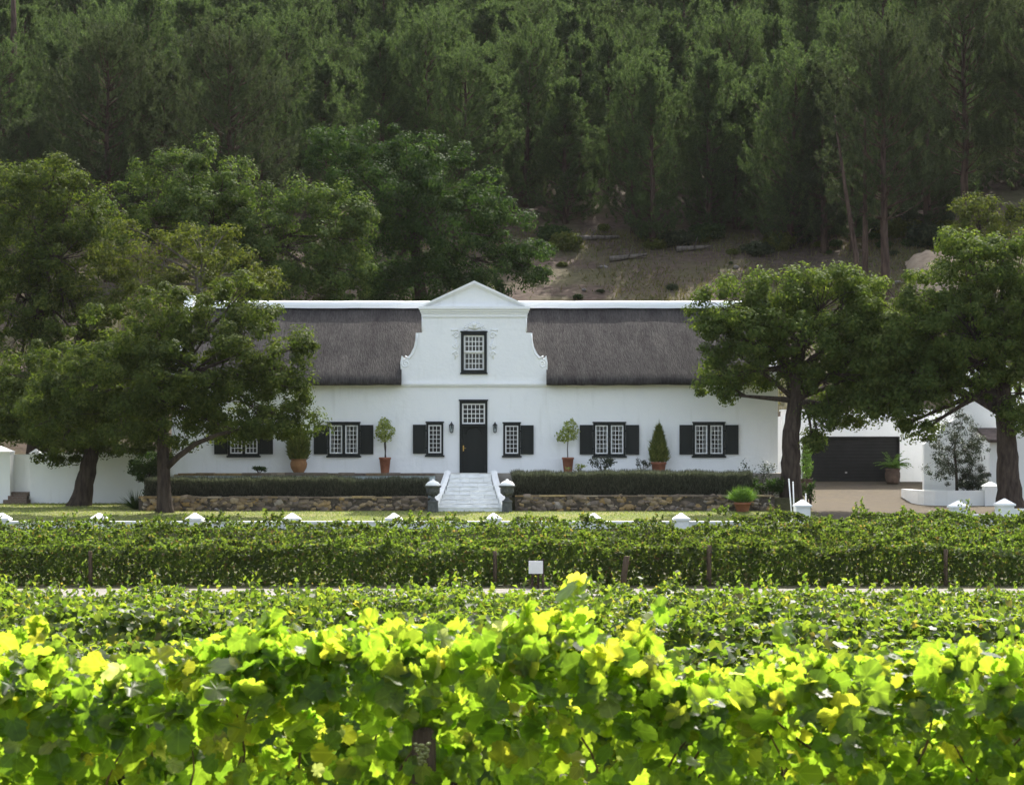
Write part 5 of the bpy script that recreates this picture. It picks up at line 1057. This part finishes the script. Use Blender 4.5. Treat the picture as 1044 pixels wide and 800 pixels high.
# sunlit block before the road
ys = [12.4, 15.0, 17.6, 20.2, 22.8, 25.4, 28.0, 30.6, 33.2, 35.8, 38.6]
for k, y in enumerate(ys):
    hw = .272 * y + 3.0; last = k == len(ys) - 1
    tall = (1.24 if y < 21 else 1.37) + .02 * max(0, k - 7)
    vine_row('vine_row', y, -hw, hw, 'vine row nearest the pale farm road, last of the sunlit block' if last else 'low sunlit vine row between the near leaves and the farm road', 'vine rows of the sunlit block', tall, .25, .42, int((760 if y < 21 else 1000) * hw), .12 if y < 20 else .108, T_VINE if y < 27 else T_OVAL, 'vine_leaf', 320 + k * 7, shoots=.4 if y < 21 else 3.0, frontw=.42, hv=.07 if y < 21 else .14)
# nearest rows
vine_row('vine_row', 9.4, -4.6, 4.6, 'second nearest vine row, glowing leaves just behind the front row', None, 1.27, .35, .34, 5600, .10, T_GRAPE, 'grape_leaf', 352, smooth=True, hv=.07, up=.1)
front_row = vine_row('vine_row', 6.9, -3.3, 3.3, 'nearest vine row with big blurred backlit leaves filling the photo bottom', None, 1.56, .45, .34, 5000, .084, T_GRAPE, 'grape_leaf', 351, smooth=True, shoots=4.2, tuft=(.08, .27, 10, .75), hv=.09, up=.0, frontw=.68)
for k in range(34):                                        # canes of the front row
    mb = MB(); x = random.uniform(-3.2, 3.2); z = random.uniform(.9, 1.15); dx = random.uniform(-.35, .35); yy = random.uniform(-.2, .2); P_ = []
    for q in range(8):
        u = q / 7; P_.append((x + dx * u + .03 * math.sin(u * 5 + k), yy + .10 * u * math.sin(k * 1.7), z + random.uniform(.30, .32) * u * (1.2 - .25 * abs(dx) * u)))
    mb.tube(P_, [.0065 - .0007 * q for q in range(8)], 6); mb.build('cane', M['cane'], front_row)
bun = MB()
for k in range(46):
    a = random.uniform(0, 6.28); h = random.uniform(0, 1); r_ = .040 * (1 - .65 * h) * math.sqrt(random.uniform(.2, 1)); q = .0095
    bun.lathe([(0, -q), (q * .7, -q * .7), (q, 0), (q * .7, q * .7), (0, q)], 8, (r_ * math.cos(a), r_ * math.sin(a), -h * .13), cap=False)
o = bun.build('grape_bunch', M['grape'], front_row); o.location = (X(430, 6.45), -.42, Z(757, 6.45) - g(6.9)); o.scale = (.8, .8, .62)
for (y, h, rr) in ((6.9, 1.36, .0022), (6.9, 1.02, .0022)):
    mb = MB(); mb.tube([(-3.3, .0, h), (0, .0, h - .01), (3.3, .0, h)], rr, 5); mb.build('trellis_wire', M['wire'], front_row)
# posts
def post(px, y, top, r, label, m, lean=0.0, square=False):
    x = X(px, y); h = Z(top, y) - g(y); mb = MB(); pts = [(0, 0, -.3), (lean * h * .5 + random.uniform(-.01, .01), 0, h * .5), (lean * h, 0, h)]
    mb.tube(pts, [r * 1.04, r, r * .96], 10); mb.lathe([(r * .96, 0), (r * .7, .012), (.0, .014)], 10, (lean * h, 0, h), cap=False)
    return tag(mb.build('trellis_post', M[m], None, (x, y, g(y))), label, 'post')
post(432, 6.68, 744, .046, 'thick wooden post among the nearest vine leaves above the grape bunch', 'post')
post(634, 50.9, 567, .085, 'grey wooden end post leaning right beside the farm road', 'post', .16)
post(723, 51.45, 556, .07, 'upright grey post in the dark vine row right of the leaning post', 'post')
post(504.5, 51.45, 562, .06, 'upright grey post in the dark vine row left of the white sign', 'post')
post(964, 51.45, 560, .06, 'upright grey post in the dark vine row near the right photo edge', 'post')
post(92, 51.45, 562, .06, 'upright grey post in the dark vine row near the left photo edge', 'post')
# sign
ysn = 50.5; x = X(546.5, ysn); zg = g(ysn); t = empty('vineyard_sign', (x, ysn, zg), 'blank white board on dark posts beside the farm road', 'sign')
mb = MB(); a = (571 - 586) / 2; mb.box(X(539, ysn) - x, X(553.5, ysn) - x, -.02, .02, Z(584.5, ysn) - zg, Z(571.5, ysn) - zg); mb.build('board', M['sign'], t)
for px in (542.8, 548.8, 553.6):
    mb = MB(); mb.box(X(px, ysn) - x - .03, X(px, ysn) - x + .03, .022, .08, -.1, Z(572.5 if px < 550 else 569.5, ysn) - zg); mb.build('post', M['pine_bark'], t)

# thin summer haze filling the valley air
mh, th, oh = nodes('valley_haze'); pv = N(th, 'ShaderNodeVolumePrincipled'); pv.inputs['Color'].default_value = (0.95, 0.93, 0.90, 1); pv.inputs['Density'].default_value = 0.00005; pv.inputs['Anisotropy'].default_value = 0.1
th.links.new(pv.outputs[0], oh.inputs['Volume'])
mb = MB(); mb.box(-166, 166, -66, 336, -4.0, 106.0); hz = mb.build('haze', mh); hz['kind'] = 'stuff'
